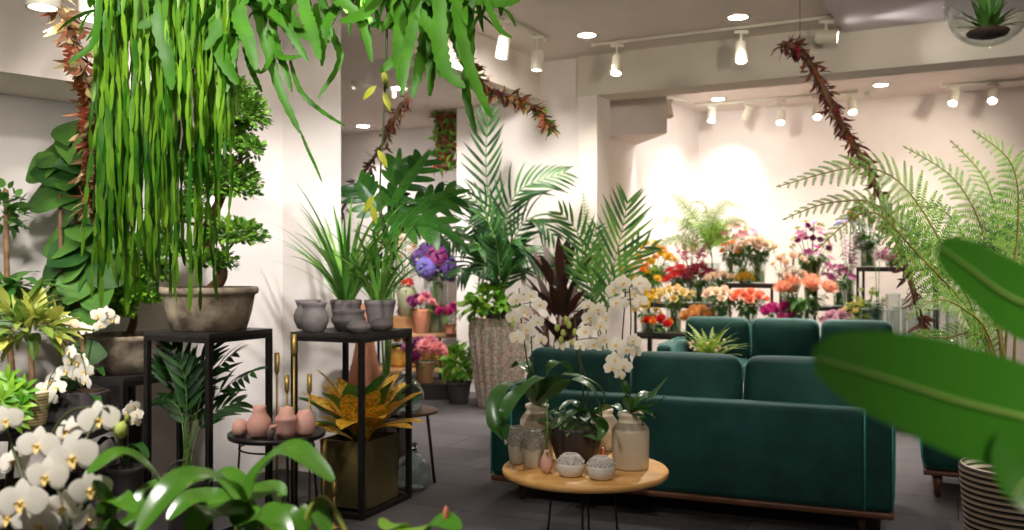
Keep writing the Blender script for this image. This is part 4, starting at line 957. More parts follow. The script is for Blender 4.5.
# ------------------------------------------------------------------ passage console
cc0 = G(418, 10.75); CT = .60
t = thing('console_table', 'rounded two-tier wooden console with black legs in the passage', 'console table', cc0)
for z, nm, r in ((CT, 'top', .85), (.2, 'shelf', .80)):
    m = MB(); m.lathe([(r-.02, z-.05), (r, z-.04), (r, z-.008), (r-.01, z)], n=48, sy=.45); sharp(m.build(nm, oakdark, t))
for sx, sy in ((-.5, -.2), (.28, -.25), (-.5, .25), (.5, .25)): m = MB(); m.box((sx, sy, (CT-.05)/2), (.03, .03, CT-.05)); m.build('leg', black_metal, t, False)
def onC(px, d, z=CT): return G(px, d, z)
m = MB(); m.box((0, 0, .09), (.34, .3, .18)); tag(m.build('riser_box', oakdark, smooth=False), 'pale wooden riser box on the console under the olive vase', 'box', loc=onC(407, 10.78))
def cyl_vase(label, loc, r, h, flare=0, water=.4, group='clear glass vases', mat=None, name='glass_vase'):
    t = thing(name, label, 'vase', loc, 0, group)
    m = MB(); m.lathe([(r*.96, 0), (r, .006), (r+flare*.3, h*.6), (r+flare, h)], n=24, cap=False); m.lathe([(.001, .004), (r*.97, .004)], n=20, cap=False); m.build('vase_wall', mat or glass, t)
    m = MB(); m.lathe([(r+flare-.004, h-.003), (r+flare+.003, h), (r+flare-.004, h+.003)], n=24, cap=False); m.build('rim', plain('glass_rim', rgb(206, 214, 210), None, 9, .2), t)
    if water: m = MB(); m.lathe([(r*.94, .008), (r*.95+flare*.2, h*water)], n=20); m.build('water', water_m, t)
    return t
# flower heads
_heads = {}
def head(kind, key, R):
    """one cut flower head, facing up, about R in radius"""
    k = (kind, key, R)
    if k in _heads: return _heads[k]
    m = MB(); z = Vector((0, 0, 1))
    if kind == 'rose':
        for r, n, e, L in ((.1, 3, 1.45, .75), (.22, 5, 1.2, .85), (.32, 6, .85, .85), (.38, 6, .45, .8)):
            for i in range(n): q = 2*PI*i/n+r*9; d = az(q, e); m.leaf(Vector((math.cos(q), math.sin(q), 0))*r*R*.6, d, Vector((-math.cos(q), -math.sin(q), .3)), L*R, R*.85, a=1.2, b=.55, droop=-.5 if e > .6 else .2, fold=.25, seg=3)
    elif kind == 'mum':
        for r, n, e, L in ((.0, 7, 1.3, .6), (.1, 11, .95, .8), (.15, 14, .5, .95), (.15, 14, .08, 1.0), (.1, 10, -.4, .8)):
            for i in range(n): q = 2*PI*i/n+r*7+e; m.leaf((0, 0, .1*R), az(q, e), z, L*R, R*.3, a=1.2, b=.7, droop=-.5, fold=.3, seg=3)
    elif kind == 'gerbera':
        for e, n, L in ((.25, 15, 1.0), (.5, 13, .8)):
            for i in range(n): q = 2*PI*i/n+e; m.leaf((0, 0, 0), az(q, e), z, L*R, R*.3, a=1.2, b=.6, droop=.3, fold=.1, seg=3)
        m.blob((0, 0, .1*R), (.26*R, .26*R, .16*R), 0, 8, 4)
    elif kind == 'protea':
        for e, n, L in ((.35, 14, 1.0), (.75, 14, 1.05), (1.1, 10, 1.0)):
            for i in range(n): q = 2*PI*i/n+e*3; m.leaf((0, 0, 0), az(q, e), z, L*R, R*.3, a=1.0, b=.7, droop=-.4, fold=.2, seg=4)
        m.blob((0, 0, .42*R), (.36*R, .36*R, .4*R), 0, 10, 6)
    elif kind == 'hydrangea':
        for i in range(230):
            d = rdir(-.6, 1); p = d*R*.85; q0 = U(0, 6.28); s1 = d.cross(Vector((.2, .5, .8))).normalized(); s2 = d.cross(s1)
            for j in range(4): q = q0+j*PI/2; m.leaf(p, s1*math.cos(q)+s2*math.sin(q)+d*.35, d, R*.16, R*.15, a=1, b=.6, droop=.3, fold=0, seg=2)
    elif kind == 'spike':
        for i in range(26):
            h = i/26; q = i*2.4; m.leaf((0, 0, h*R*2.6), az(q, .35), z, R*.5*(1-.6*h), R*.4*(1-.5*h), droop=.4, seg=3)
    elif kind == 'plume':
        for i in range(60):
            h = U(0, 1); q = U(0, 6.28); m.leaf((0, 0, h*R*2), az(q, .8), z, R*.5*(1.15-h), R*.12, droop=.5, seg=2)
    elif kind == 'orchidlet':
        for i in range(5): q = i*1.257; m.leaf((0, 0, 0), az(q, .35), z, R, R*.7, a=.95, b=.6, droop=.4, fold=-.1, seg=4)
    elif kind == 'cluster':
        for i in range(24): d = rdir(-.2, 1); p = d*R*U(.5, .95); m.blob(p, R*.2, 0, 5, 4)
    o = m.build('bloom', pet[key]); COL.objects.unlink(o); _heads[k] = o; return o
def bouquet(label, what, base, rv, hv, fl, n, W, y0, y1, leaf=lf_mid, leaves=60, cat='flowers', vlabel=None, kinds=None, vmat=None, flare=.02, leafL=.1, group='cut flower bunches', tilt=.8, D=None, vgroup='clear glass vases', stems=10, vase=True):
    """cut flowers in a vase: vase and flowers are separate things. fl = [(kind, colour, R)], W = spread, y0..y1 = heights of the heads above the vase foot"""
    if vase:
        if vmat: cyl_vase(vlabel or 'vase holding the '+what, base, rv, hv, flare, 0, vgroup, vmat, 'flower_vase')
        else: cyl_vase(vlabel or 'clear glass vase holding the '+what, base, rv, hv, flare, .45, vgroup)
    t = thing('flower_bouquet', label, cat, base, 0, group); D = D or W*.7
    heads = []
    for i in range(n):
        k = fl[i % len(fl)]; a = i*2.39996; r = math.sqrt((i+.5)/n); zc = y1-(y1-y0)*r**1.7*U(.6, 1.1)
        p = Vector((W/2*r*math.cos(a), D/2*r*math.sin(a), zc)); dr = Vector((p.x*tilt/W*2, p.y*tilt/D*2-.25, 1)).normalized()
        heads.append((p, dr, k))
    m = MB(); w0 = rv*.6
    for i, (p, dr, k) in enumerate(heads):
        if i % max(1, n//stems): continue
        m.tube(bez((U(-w0, w0), U(-w0, w0), .015), (p.x*.2, p.y*.2, hv), p-dr*k[2]*.1, 6), .004, n=5)
    for j in range(6): m.tube([(U(-w0, w0), U(-w0, w0), .015), (U(-w0, w0), U(-w0, w0), hv*1.02)], .005, n=5)
    m.build('stems', stem_m, t)
    if leaves:
        m = MB()
        for j in range(leaves):
            q = U(0, 6.28); zz = U(hv*.8, max(hv*1.05, y0+.02)); f = max(.12, min(1, (zz-hv*.75)/max(.05, y0-hv*.75))); r = max(rv*.7, W*.5*f*U(.3, .95))
            m.leaf((r*math.cos(q)*.7, r*math.sin(q)*.6, zz), az(q, U(-.4, .8)), UP, leafL*U(.7, 1.2), leafL*.45, droop=.8, seg=3)
        m.build('foliage', leaf, t)
    for p, dr, k in heads:
        o = head(*k); c = share(o, t, p, quat(dr, U(0, 6)), U(.85, 1.12)); c.name = 'bloom'
    return t
# console dressing
bouquet('cluster of purple hydrangea heads in the tall vase on the console', 'purple hydrangeas on the console', onC(436, 10.62), .13, .72, [('hydrangea', 'purple', .15), ('hydrangea', 'purple', .16), ('hydrangea', 'plum', .14), ('hydrangea', 'blue', .15)], 8, .46, .62, .98, lf_mid, 12, leafL=.16, stems=8)
vz = onC(407, 10.74, CT+.18)
lathe_thing('olive_vase', 'pale olive ceramic vase on the riser box on the console', 'vase', vz, [(.06, 0), (.075, .01), (.11, .18), (.118, .26), (.1, .32), (.085, .34), (.075, .34), (.08, .3)], plain('olive_ceramic', rgb(136, 138, 108), rgb(158, 158, 126), 6, .5))
bouquet('small red and green leafy sprig in the olive vase on the console', '', vz+Vector((0, 0, .2)), .05, .1, [('cluster', 'red', .05)], 4, .16, .14, .22, lf_mid, 26, vase=False, leafL=.12)
bouquet('orange and straw dried stems standing tall behind the hydrangeas', '', onC(402, 11.0), .05, .3, [('plume', 'orange', .16), ('plume', 'tan', .14), ('plume', 'cream', .15)], 7, .4, .7, 1.2, lf_dry, 20, 'dried flowers', vlabel='slim dark vase of dried stems at the back of the console', vmat=slate_clay, flare=0)
tp = onC(421.5, 10.45)
lathe_thing('terracotta_pot', 'pale terracotta pot with pink flowers at the front of the console', 'pot', tp, [(.07, 0), (.08, .01), (.105, .26), (.11, .28), (.1, .28), (.095, .25)], terracotta)
bouquet('dusty pink flower bunch in the terracotta pot on the console', '', tp+Vector((0, 0, .17)), .06, .1, [('mum', 'lilypink', .08), ('mum', 'plum', .07), ('mum', 'pink', .07)], 9, .34, .12, .24, lf_mid, 14, vase=False)
bouquet('bright pink flower bunch low beside the hydrangea vase stems', 'bright pink flowers on the console', onC(450, 10.4), .05, .12, [('mum', 'magenta', .07), ('mum', 'lilypink', .07)], 7, .26, .16, .3, lf_mid, 10, vmat=terracotta, vlabel='small terracotta vase of bright pink flowers by the hydrangea vase')
gold = plain('gold_glaze', rgb(176, 128, 52), rgb(206, 160, 80), 14, .35, .4)
for px, r, h, la in ((398, .1, .24, 'gold glazed pot on the console shelf, the one by the vase stand'), (413, .14, .22, 'wide gold glazed pot in the middle of the console shelf'), (429, .11, .25, 'dark bronze pot on the console shelf among the gold pots'), (446, .12, .23, 'gold glazed pot on the console shelf beside the console leg')):
    lathe_thing('shelf_pot', la, 'pot', G(px, 10.62, .2), [(r*.7, 0), (r, h*.15), (r*1.02, h*.6), (r*.85, h*.9), (r*.9, h), (r*.8, h), (r*.75, h*.8)], copper if 'bronze' in la else gold, group='pots on the console shelf')
bouquet('yellow and orange flower tuft rising from the gold pot on the shelf', '', G(398, 10.62, .34), .05, .1, [('mum', 'yellow', .06), ('mum', 'orange', .06)], 7, .24, .12, .2, lf_mid, 12, vase=False)
m = MB(); m.box((0, 0, .08), (.62, .4, .16)); tag(m.build('plinth', black_metal, smooth=False), 'low black plinth in the passage under the pink dahlias', 'plinth', loc=G(426, 9.55))
bouquet('pink and plum dahlias in a glass jar on the low plinth', 'pink dahlias on the low plinth', G(425, 9.5, .16), .09, .22, [('mum', 'lilypink', .11), ('mum', 'plum', .1), ('mum', 'pink', .11)], 9, .42, .24, .42, lf_mid, 30, vmat=plain('amber_jar', rgb(140, 104, 70), None, 5, .35), vlabel='amber jar holding pink and plum dahlias on the low plinth')
def lobed(mb, c, W, k=6):
    path_leaf(mb, c, W*.3, (0, -.8, .6), a=.7, b=.5, fold=.1, n=6); pts = spline(c, 8); N = len(pts)-1
    for i in range(k):
        t = .06+.82*i/k; j = int(t*N); tan = (pts[min(j+1, N)]-pts[max(j-1, 0)]).normalized(); sd = tan.cross(Vector((0, -.8, .6))).normalized(); nn = sd.cross(tan)
        for sg in (-1, 1):
            f = .45+.55*math.sin(PI*(.12+.75*t)); d = tan*(.25+.9*t)+sd*sg; mb.leaf(pts[j]-tan*.02, d, nn, W*.55*f+.04, W*.22, a=.8, b=.55, droop=.35, fold=.12, seg=6, wave=.03)
# philodendron with big cut leaves, hanging garland behind, in front of the passage
ph = G(386, 6.35)
t = potted('philodendron', 'philodendron with huge lobed leaves spreading above the console', 'potted plant', ph, .34, .18, .14, darkpot)
m = MB(); s = MB()
for c, W in (([P(385, 215, 6.35), P(398, 222, 6.2), P(430, 222, 6.1), P(466, 246, 6.05)], .33), ([P(392, 218, 6.4), P(420, 205, 6.4), P(445, 195, 6.45), P(470, 190, 6.5)], .3),
             ([P(392, 205, 6.4), P(405, 185, 6.4), P(420, 165, 6.45), P(430, 150, 6.5)], .26), ([P(388, 205, 6.5), P(395, 180, 6.5), P(398, 165, 6.5), P(400, 148, 6.55)], .22),
             ([P(400, 215, 6.3), P(425, 225, 6.5), P(455, 235, 6.7), P(475, 240, 6.8)], .28), ([P(375, 210, 6.4), P(366, 197, 6.4), P(360, 188, 6.4), P(355, 183, 6.4)], .26), ([P(395, 225, 6.5), P(410, 215, 6.6), P(440, 205, 6.8), P(465, 215, 6.9)], .24)):
    cc = [q-ph for q in c]; lobed(m, cc, W); s.tube(bez((0, 0, .3), cc[0]*.5+Vector((0, 0, .3)), cc[0]), .009, .006)
m.build('leaves', lf_philo, t); s.build('leaf_stalk', stem_m, t)

# cordyline, areca palms behind the sofa
cb = G(562, 7.6)
t = potted('cordyline', 'dark red-brown cordyline with upright broad leaves behind the sofa arm', 'potted plant', cb, .36, .2, .16, darkpot)
m = MB()
for i in range(6): m.tube(spline([(U(-.06, .06), U(-.05, .05), .3), (U(-.1, .1), U(-.08, .08), .6), (U(-.14, .14), U(-.1, .1), .95)]), .013, n=6)
m.build('stalk', bark, t)
m = MB()
for z, n, elo, ehi, L in ((.55, 12, 10, 60, .34), (.75, 14, 30, 75, .4), (.95, 14, 45, 85, .42), (1.2, 10, 60, 89, .42)): arch(m, (0, 0, z), n, L, .095, elo, ehi, .4, spread=.14, a=.9, b=.7)
m.build('foliage', lf_cord, t)
ab = G(612, 7.35)
t = potted('areca_palm', 'green fan-like areca palm rising behind the orchids on the table', 'palm', ab, .34, .18, .14, darkpot)
m = MB(); o = ab
for c, n, ll in (([P(600, 330, 7.3), P(592, 290, 7.3), P(586, 262, 7.25), P(577, 232, 7.2), P(560, 212, 7.15)], 13, .27), ([P(606, 330, 7.35), P(608, 300, 7.3), P(612, 272, 7.25), P(620, 240, 7.2), P(628, 200, 7.15)], 14, .36),
    ([P(606, 330, 7.35), P(610, 300, 7.4), P(620, 275, 7.4), P(640, 250, 7.4), P(656, 246, 7.4)], 10, .26), ([P(600, 330, 7.4), P(590, 290, 7.5), P(576, 268, 7.5), P(556, 262, 7.5)], 11, .24), ([P(598, 330, 7.4), P(596, 285, 7.6), P(592, 250, 7.7), P(597, 226, 7.8)], 10, .24)):
    pts = [Vector((0, 0, .3))]+[q-o for q in c]; frond_path(m, pts, n, ll, .028, 44, .5, 'palm', 0, .007, 0, 1, .3, .1, 5, nrm=(0, -.95, .3))
m.build('fronds', [lf_areca, stem_m], t)
fb = G(590, 8.7)
t = potted('slim_fern', 'narrow pale green fern sprig beside the column edge behind the palm fronds', 'fern', fb, .4, .14, .11, darkpot)
m = MB()
for c, in (([P(588, 300, 8.7), P(586, 250, 8.7), P(585, 215, 8.65), P(583, 190, 8.6)],), ([P(592, 300, 8.7), P(596, 260, 8.7), P(604, 240, 8.65), P(612, 230, 8.6)],)):
    frond_path(m, [Vector((0, 0, .35))]+[q-fb for q in c], 22, .12, .03, 60, .6, 'fern', 5, .006, 0, 1)
m.build('fronds', [lf_limefern, stem_m], t)

# ------------------------------------------------------------------ table between the sofas with a fern
fb = G(708, 7.1)
t = thing('low_table', 'low dark table between the two sofas under the green fern', 'table', fb)
m = MB(); m.lathe([(.4, .4), (.42, .41), (.42, .43), (.41, .44)], n=48); m.build('tabletop', walnut, t)
for q in range(4): a = q*PI/2+.4; m = MB(); m.tube([(.3*math.cos(a), .3*math.sin(a), .41), (.36*math.cos(a), .36*math.sin(a), 0)], .016, .012); m.build('leg', walnut, t)
t = potted('table_fern', 'yellow-green fern in a pot between the sofas in front of velvet cushions', 'fern', fb+Vector((0, 0, .44)), .2, .12, .09, darkpot)
m = MB()
for i in range(50): frond(m, (U(-.03, .03), U(-.03, .03), .18), U(0, 6.28), U(.2, 1.35), U(.26, .4), U(.6, 1.1), 12, .05, .018, 65, .2, .1, 0, 1, 'fern', 0, .003, seg=2)
m.build('fronds', [leafy('sunny_fern', rgb(84, 122, 30), rgb(150, 170, 58), .6), stem_m], t)
for i in range(12): q = U(0, 6.28); m = MB(); m.blob((.14*math.cos(q), .12*math.sin(q), U(.28, .36)), .013, 0, 6, 4); m.build('flower_bud', pet['palepink'], t)

# ------------------------------------------------------------------ cut flower display along the far wall
def dstand(label, px0, px1, d0, z, depth=.45):
    a = G(px0, d0); b = a+u*((px1-px0)/F*d0/(u.x-(px1-512)/F*u.y)); return stand(label, a, b-a, v*depth, z, .025, True, 'display stand', 'black flower display stands')
dstand('wide low black display stand at the palm end of the cut flowers', 634, 704, 10.35, .95)
dstand('tall black display stand carrying the cream roses', 718, 773, 9.95, 1.18)
dstand('low black display stand with the mauve flowers and dark vase', 806, 851, 9.75, .94)
dstand('black display stand with pale chrysanthemums next to the empty vases', 856, 936, 9.35, 1.36)
# long bench in front
bz = .66
a = G(634, 9.75); b = a+u*3.1
stand('long low bench behind the second sofa carrying the front row of flowers', a, b-a, v*.42, bz, .04, True, 'bench', None)
def bn(px, off=.2):     # a point on the bench
    k = a+v*off; s = ((px-512)/F*k.y-k.x)/(u.x-(px-512)/F*u.y); q = k+u*s; return Vector((q.x, q.y, bz+.001))
def st_at(px, d, z): return G(px, d, z+.001)
B = bouquet; hv = .32
B('pale yellow roses in a glass vase at the palm end of the bench', 'pale yellow roses', bn(674), .075, .34, [('rose', 'paleyellow', .06), ('rose', 'paleyellow', .055), ('rose', 'cream', .055)], 17, .40, .36, .47)
B('low tan chrysanthemum bunch just above the sofa back', 'tan chrysanthemums', bn(699), .08, .14, [('mum', 'tan', .075)], 13, .34, .15, .25, leaves=20)
B('pale pink roses in a glass vase between tan mums and coral roses', 'pale pink roses', bn(721), .085, .30, [('rose', 'palepink', .062), ('rose', 'cream', .055)], 17, .40, .36, .46, leaves=90)
B('coral roses in a glass vase next to the pale pink ones', 'coral roses', bn(748), .085, .30, [('rose', 'coral', .062)], 17, .40, .35, .44, leaves=90)
B('magenta flower bunch in front of the tall stand leg', 'magenta flowers', bn(780), .075, .17, [('mum', 'magenta', .065)], 16, .40, .19, .31)
B('large peach protea heads in a leafy vase on the bench', 'peach proteas', bn(804), .085, .30, [('protea', 'protea', .13)], 7, .52, .40, .52, leaves=90, leafL=.14, tilt=.5)
B('pale mauve chrysanthemums low above the sofa beside the proteas', 'pale mauve chrysanthemums', bn(838), .08, .13, [('mum', 'palemauve', .06)], 14, .32, .14, .25, leaves=16)
B('yellow-green flower bunch between mauve chrysanthemums and empty vases', 'yellow-green flowers', bn(858), .06, .2, [('cluster', 'lime', .05), ('mum', 'paleyellow', .04)], 12, .26, .2, .36, lf_limefern, 40)
B('yellow freesias in a low vase above the second sofa arm', 'yellow freesias', bn(648, .12), .07, .2, [('cluster', 'yellow', .06)], 10, .26, .2, .45, leaves=20)
B('red and orange low flowers right behind the sofa arm', 'red and orange low flowers', bn(658, .06), .08, .10, [('mum', 'red', .06), ('mum', 'orange', .05)], 12, .36, .08, .15, leaves=16)
sd = 10.55; z1 = .951
B('bright red gerberas standing behind the pale yellow roses', 'red gerberas', st_at(678, 10.4, z1), .06, .26, [('gerbera', 'red', .075)], 13, .32, .28, .42)
B('burgundy flowers in a glass vase next to the red gerberas', 'burgundy flowers', st_at(699, 10.25, z1), .07, .26, [('cluster', 'burgundy', .065), ('mum', 'burgundy', .06)], 14, .34, .27, .42)
B('tall burgundy astilbe plumes rising behind the red gerberas', 'burgundy astilbe plumes', st_at(690, 10.6, z1), .06, .3, [('plume', 'burgundy', .14)], 11, .3, .42, .58, lf_mid, 30)
B('big yellow and orange bush of flowers with lime leaves near the palm', 'yellow and orange bush of flowers', st_at(652, 10.6, z1), .09, .3, [('mum', 'yellow', .06), ('mum', 'yellow', .06), ('mum', 'orange', .055)], 22, .50, .40, .68, lf_limefern, 140, leafL=.14)
B('orange pincushion flowers peeking between palm leaves and the yellow bush', 'orange pincushions', st_at(640, 10.3, z1), .07, .2, [('mum', 'orange', .06), ('mum', 'yellow', .06)], 8, .5, .22, .42, lf_mid, 50)
B('cream roses in a tall glass vase on the tall display stand', 'cream roses', st_at(757, 10.05, 1.181), .085, .30, [('rose', 'cream', .065), ('rose', 'palepink', .06)], 19, .42, .36, .47, leaves=100)
B('orange alstroemeria in a slim glass vase on the tall stand', 'orange alstroemeria', st_at(731, 10.2, 1.181), .05, .28, [('orchidlet', 'orange', .055), ('orchidlet', 'cream', .05)], 14, .26, .33, .48)
B('cream and pink spray flowers low on the tall stand', 'cream spray flowers', st_at(721, 10.02, 1.181), .05, .03, [('mum', 'cream', .05), ('mum', 'palepink', .05)], 14, .36, .02, .1, leaves=20, vlabel='low clear dish under the cream spray flowers')
B('compact block of yellow flowers at the foot of the cream roses', 'yellow block of flowers', st_at(744, 9.98, 1.181), .045, .03, [('cluster', 'yellow', .05)], 9, .18, .02, .09, leaves=14, vlabel='low clear dish under the yellow flowers')
B('pink lilies and tall stems above the cream roses', 'pink lilies', st_at(742, 10.4, 1.181), .07, .36, [('orchidlet', 'pink', .08), ('orchidlet', 'lilypink', .07), ('orchidlet', 'cream', .07)], 20, .62, .48, .70, leaves=90)
B('white and blush flat flowers on tall stems beside the proteas', 'white and blush flat flowers', bn(791, .34), .06, .36, [('mum', 'white', .07), ('mum', 'palepink', .06)], 9, .3, .58, .66, leaves=10)
B('soft peach spray flowers above the white flat ones', 'soft peach spray flowers', bn(790, .4), .06, .4, [('mum', 'palepink', .06), ('mum', 'cream', .055)], 10, .34, .72, .82, leaves=14, vlabel='clear tall vase of soft peach spray flowers behind the proteas')
B('magenta orchid sprays on thin stems above the proteas', 'magenta orchid sprays', st_at(812, 10.05, .941), .05, .3, [('orchidlet', 'magenta', .055), ('orchidlet', 'mauve', .05)], 13, .62, .40, .60, leaves=8)
B('big loose pink and plum bunch in the tall brown vase', 'loose pink and plum bunch', st_at(811, 9.95, .941), .065, .52, [('orchidlet', 'mauve', .06), ('cluster', 'lime', .04), ('orchidlet', 'pink', .06), ('mum', 'plum', .05)], 34, .52, .54, .92, lf_mid, 120, vmat=smoke, vlabel='tall smoky glass vase on the low stand behind the proteas', flare=.05)
B('mauve flower sprays in a glass vase beside the low stand', 'mauve flower sprays', st_at(839, 9.75, .941), .055, .24, [('orchidlet', 'mauve', .05), ('cluster', 'magenta', .035)], 22, .32, .26, .44, leaves=30)
B('tall dark pink flower spikes beside the mauve sprays', 'dark pink flower spikes', st_at(850, 9.85, .941), .04, .3, [('spike', 'plum', .16)], 4, .14, .3, .62, leaves=10, tilt=.2)
B('white and pink chrysanthemum heads on the stand above the empty vases', 'white and pink chrysanthemum heads', st_at(894, 9.4, 1.361), .08, .08, [('mum', 'white', .09), ('mum', 'palemauve', .08), ('mum', 'palepink', .08)], 9, .42, .06, .15, leaves=10)
B('brown dried protea bud on a tall stalk by the chrysanthemum heads', 'brown dried protea bud', bn(878, .3), .04, .3, [('spike', 'brown', .09)], 2, .06, .72, .8, leaves=6, tilt=.1)
B('leafy green filler bunch under the chrysanthemum stand', 'leafy green filler bunch', bn(868, .3), .07, .3, [('cluster', 'bud', .03)], 8, .36, .34, .5, lf_mid, 120)
B('blue iris stems above the dark pink spikes', 'blue iris stems', st_at(848, 10.1, .941), .05, .4, [('orchidlet', 'blue', .07), ('orchidlet', 'purple', .06)], 6, .26, .86, .98, lf_mid, 30)
B('dark plum foliage bunch hanging under the garland foot', 'dark plum foliage bunch', st_at(868, 9.6, 1.361), .07, .25, [('mum', 'rust', .06), ('cluster', 'brown', .06), ('orchidlet', 'plum', .05)], 20, .5, .34, .7, lf_mid, 120)
for i, (px, o_, r, h, la) in enumerate(((866, .08, .04, .30, 'empty slim glass vase next to the yellow-green flowers'), (876, .1, .055, .36, 'empty tall glass cylinder, second from the yellow-green flowers'), (887, .06, .05, .30, 'empty glass cylinder in the front of the vase row'),
    (893, .28, .06, .44, 'tallest empty glass cylinder at the back of the vase row'), (900, .08, .055, .33, 'empty glass cylinder in the middle of the front vase row'), (909, .22, .06, .40, 'tall empty glass cylinder behind the middle of the vase row'),
    (914, .06, .05, .28, 'shorter empty glass cylinder before the fern stems'), (923, .2, .06, .38, 'empty glass cylinder half covered by fern fronds'), (933, .08, .055, .32, 'empty glass cylinder touching the main fern stem'), (942, .2, .06, .36, 'empty glass cylinder just behind the main fern stem'), (952, .1, .05, .3, 'last empty glass cylinder among the thin fern stems'))):
    cyl_vase(la, bn(px, o_), r, h, .008, 0, 'empty clear glass vases')
for px, h, la in ((858, .5, 'tall empty glass vase standing on the chrysanthemum stand by the spikes'), (868, .45, 'empty glass vase on the chrysanthemum stand behind the dried bud'), (914, .34, 'empty glass vase on the far end of the chrysanthemum stand')):
    cyl_vase(la, G(px, 9.62 if px < 900 else 9.3, 1.361), .05, h, .005, 0, 'empty clear glass vases')
fb = st_at(712, 10.5, .951)
cyl_vase('clear glass vase holding cut fern fronds behind the burgundy flowers', fb, .08, .45, .02, .45)
t = thing('fern_bunch', 'airy bunch of cut fern fronds arching over the red and burgundy flowers', 'fern', fb, 0)
m = MB()
for c in ([(706, 240), (692, 214), (672, 196), (650, 203)], [(704, 245), (686, 227), (668, 218), (646, 232)], [(702, 250), (682, 240), (664, 242), (650, 256)], [(710, 240), (716, 214), (728, 203), (744, 212)], [(712, 245), (726, 225), (740, 221), (754, 232)],
    [(708, 240), (708, 215), (702, 203), (692, 202)], [(712, 248), (730, 238), (742, 240), (753, 251)], [(710, 245), (718, 228), (726, 222), (736, 226)], [(708, 246), (700, 228), (690, 224), (680, 232)]):
    frond_path(m, [Vector((U(-.03, .03), U(-.03, .03), .05)), Vector((0, 0, .5))]+[P(x, y, 10.5+U(-.25, .15))-fb for x, y in c], 28, .15, .03, 62, .45, 'fern', 6, .005, 0, 1, nrm=(0, -.9, .4))
m.build('fronds', [lf_limefern, stem_m], t)

# ------------------------------------------------------------------ tree fern in the striped basket
pb = G(1020, 3.72)
t = thing('basket_planter', 'tapered black and cream striped basket planter beside the ottoman', 'planter', pb)
m = MB(); pr = []
for i in range(45):
    z = .012*i+.02; r = .165+.06*(z/.56)**.8; pr += [(r-.004, z), (r+.003, z+.003), (r+.003, z+.008), (r-.004, z+.011)]
m.lathe([(.15, 0), (.16, .012)]+pr+[(.215, .566), (.2, .5)], n=48); m.build('basket', stripes_mat('striped_weave', rgb(44, 36, 34), rgb(206, 192, 172), 1/.024, hard=.1), t)
m = MB(); m.lathe([(.001, .51), (.2, .51)], n=24, cap=False); m.build('soil', soil_m, t)
tb0 = pb+Vector((0, 0, .51))
t = thing('tree_fern', 'large tree fern with lacy arching fronds growing out of the striped basket', 'fern', tb0)
m = MB(); O = Vector((-.04, 0, .0))
for c, dd, ll in (([(985, 345), (925, 215), (870, 168), (776, 187)], -.2, .15), ([(990, 345), (912, 248), (868, 212), (814, 252)], -.4, .13), ([(975, 335), (890, 215), (835, 202), (782, 220)], .15, .13), ([(1000, 340), (985, 240), (955, 180), (903, 146)], .1, .14),
    ([(1002, 340), (1000, 240), (985, 180), (950, 140)], .3, .14), ([(1006, 340), (1018, 230), (1012, 165), (972, 130)], -.1, .15), ([(1015, 340), (1040, 230), (1080, 180), (1130, 180)], .1, .16),
    ([(1000, 340), (975, 260), (945, 212), (900, 206)], .3, .13), ([(992, 345), (965, 310), (935, 300), (905, 320)], -.2, .10),
    ([(988, 345), (945, 338), (915, 340), (895, 362)], -.25, .08)):
    pts = [P(x, y, 3.7+dd*k/3)-tb0 for k, (x, y) in enumerate(c)]
    m0 = [Vector((U(-.06, .04), U(-.06, .06), 0))]+pts; frond_path(m, m0, 27, ll*1.25, .02, 64, .46, 'fern', 11, .007, 0, 1, .3, .05, nrm=(U(-.25, .25), -.9, .42))
m.build('fronds', [lf_fern, plain('fern_stem', rgb(96, 92, 42), rgb(130, 120, 62), 9, .55)], t)
m = MB()
for i in range(6): q = i*1.05; m.tube([(.06*math.cos(q), .06*math.sin(q), 0), (.05*math.cos(q), .05*math.sin(q), .15)], .02, .01)
m.build('crown_stump', bark, t)

# ------------------------------------------------------------------ hanging plants
def seg_chain(mb, p, L, sway):
    """a trailing stem of flat jointed segments"""
    z = 0; a = U(0, 6.28); off = Vector((0, 0, 0)); p = Vector(p); q = U(-sway, sway)
    while z < L:
        s = U(.075, .135); d = Vector((U(-.10, .10)+q*.3, U(-.1, .1), -1)).normalized(); a += U(-.6, .6); n = Vector((math.cos(a), math.sin(a), 0))
        if n.y > 0: n = -n
        n = Vector((n.x*.7, n.y-.4, 0)).normalized(); p2 = mb.leaf(p, d, n, s, U(.0125, .019), a=.95, b=.42, droop=U(-.1, .1), fold=.12, seg=4); p = p2-d*.008; z += s
    return p
hb = Vector((-1.16, 3.3, 2.55))
t = thing('trailing_cactus', 'bright green curtain of trailing jointed cactus stems hanging before the bonsai', 'hanging plant', hb)
m = MB(); m.lathe([(.2, .0), (.26, .02), (.30, .12), (.31, .2), (.29, .2), (.27, .1)], n=32, sx=1.25, sy=.7); m.build('hanging_pot', weather, t)
for sx in (-1, 1): m = MB(); m.tube([(sx*.34, 0, .19), (0, 0, .95)], .004, n=5); m.build('hanger', black_metal, t)
strands = []
for i in range(96):
    px = 98+136*((i*.618) % 1)**1.12; px += U(-3, 3); d = 3.3+U(-.25, .22)
    end = U(225, 310) if px < 172 else U(150, 270)
    if i % 9 == 0: end = U(290, 325) if px < 180 or 190 < px < 222 else U(220, 280)
    if 180 < px < 190: end = U(180, 260)
    if px > 178: end = U(225, 305) if i % 3 == 0 else U(80, 165)
    if px > 228: end = U(80, 150)
    strands.append((px, d, end))
for px, d, end in ((186, 3.1, 296), (196, 3.15, 318), (212, 3.2, 300), (200, 3.2, 305)): strands.append((px, d, end))
extra = MB()
for i in range(110):
    px = U(100, 236); d = 3.3+U(-.25, .25); end = U(170, 285) if px < 170 else U(70, 140)
    seg_chain(extra, P(px, -32+U(-15, 15), d)-hb, (P(px, -32, d)-P(px, end, d)).length, .12)
extra.build('trailing_tangle', lf_rhip, t)['kind'] = 'stuff'
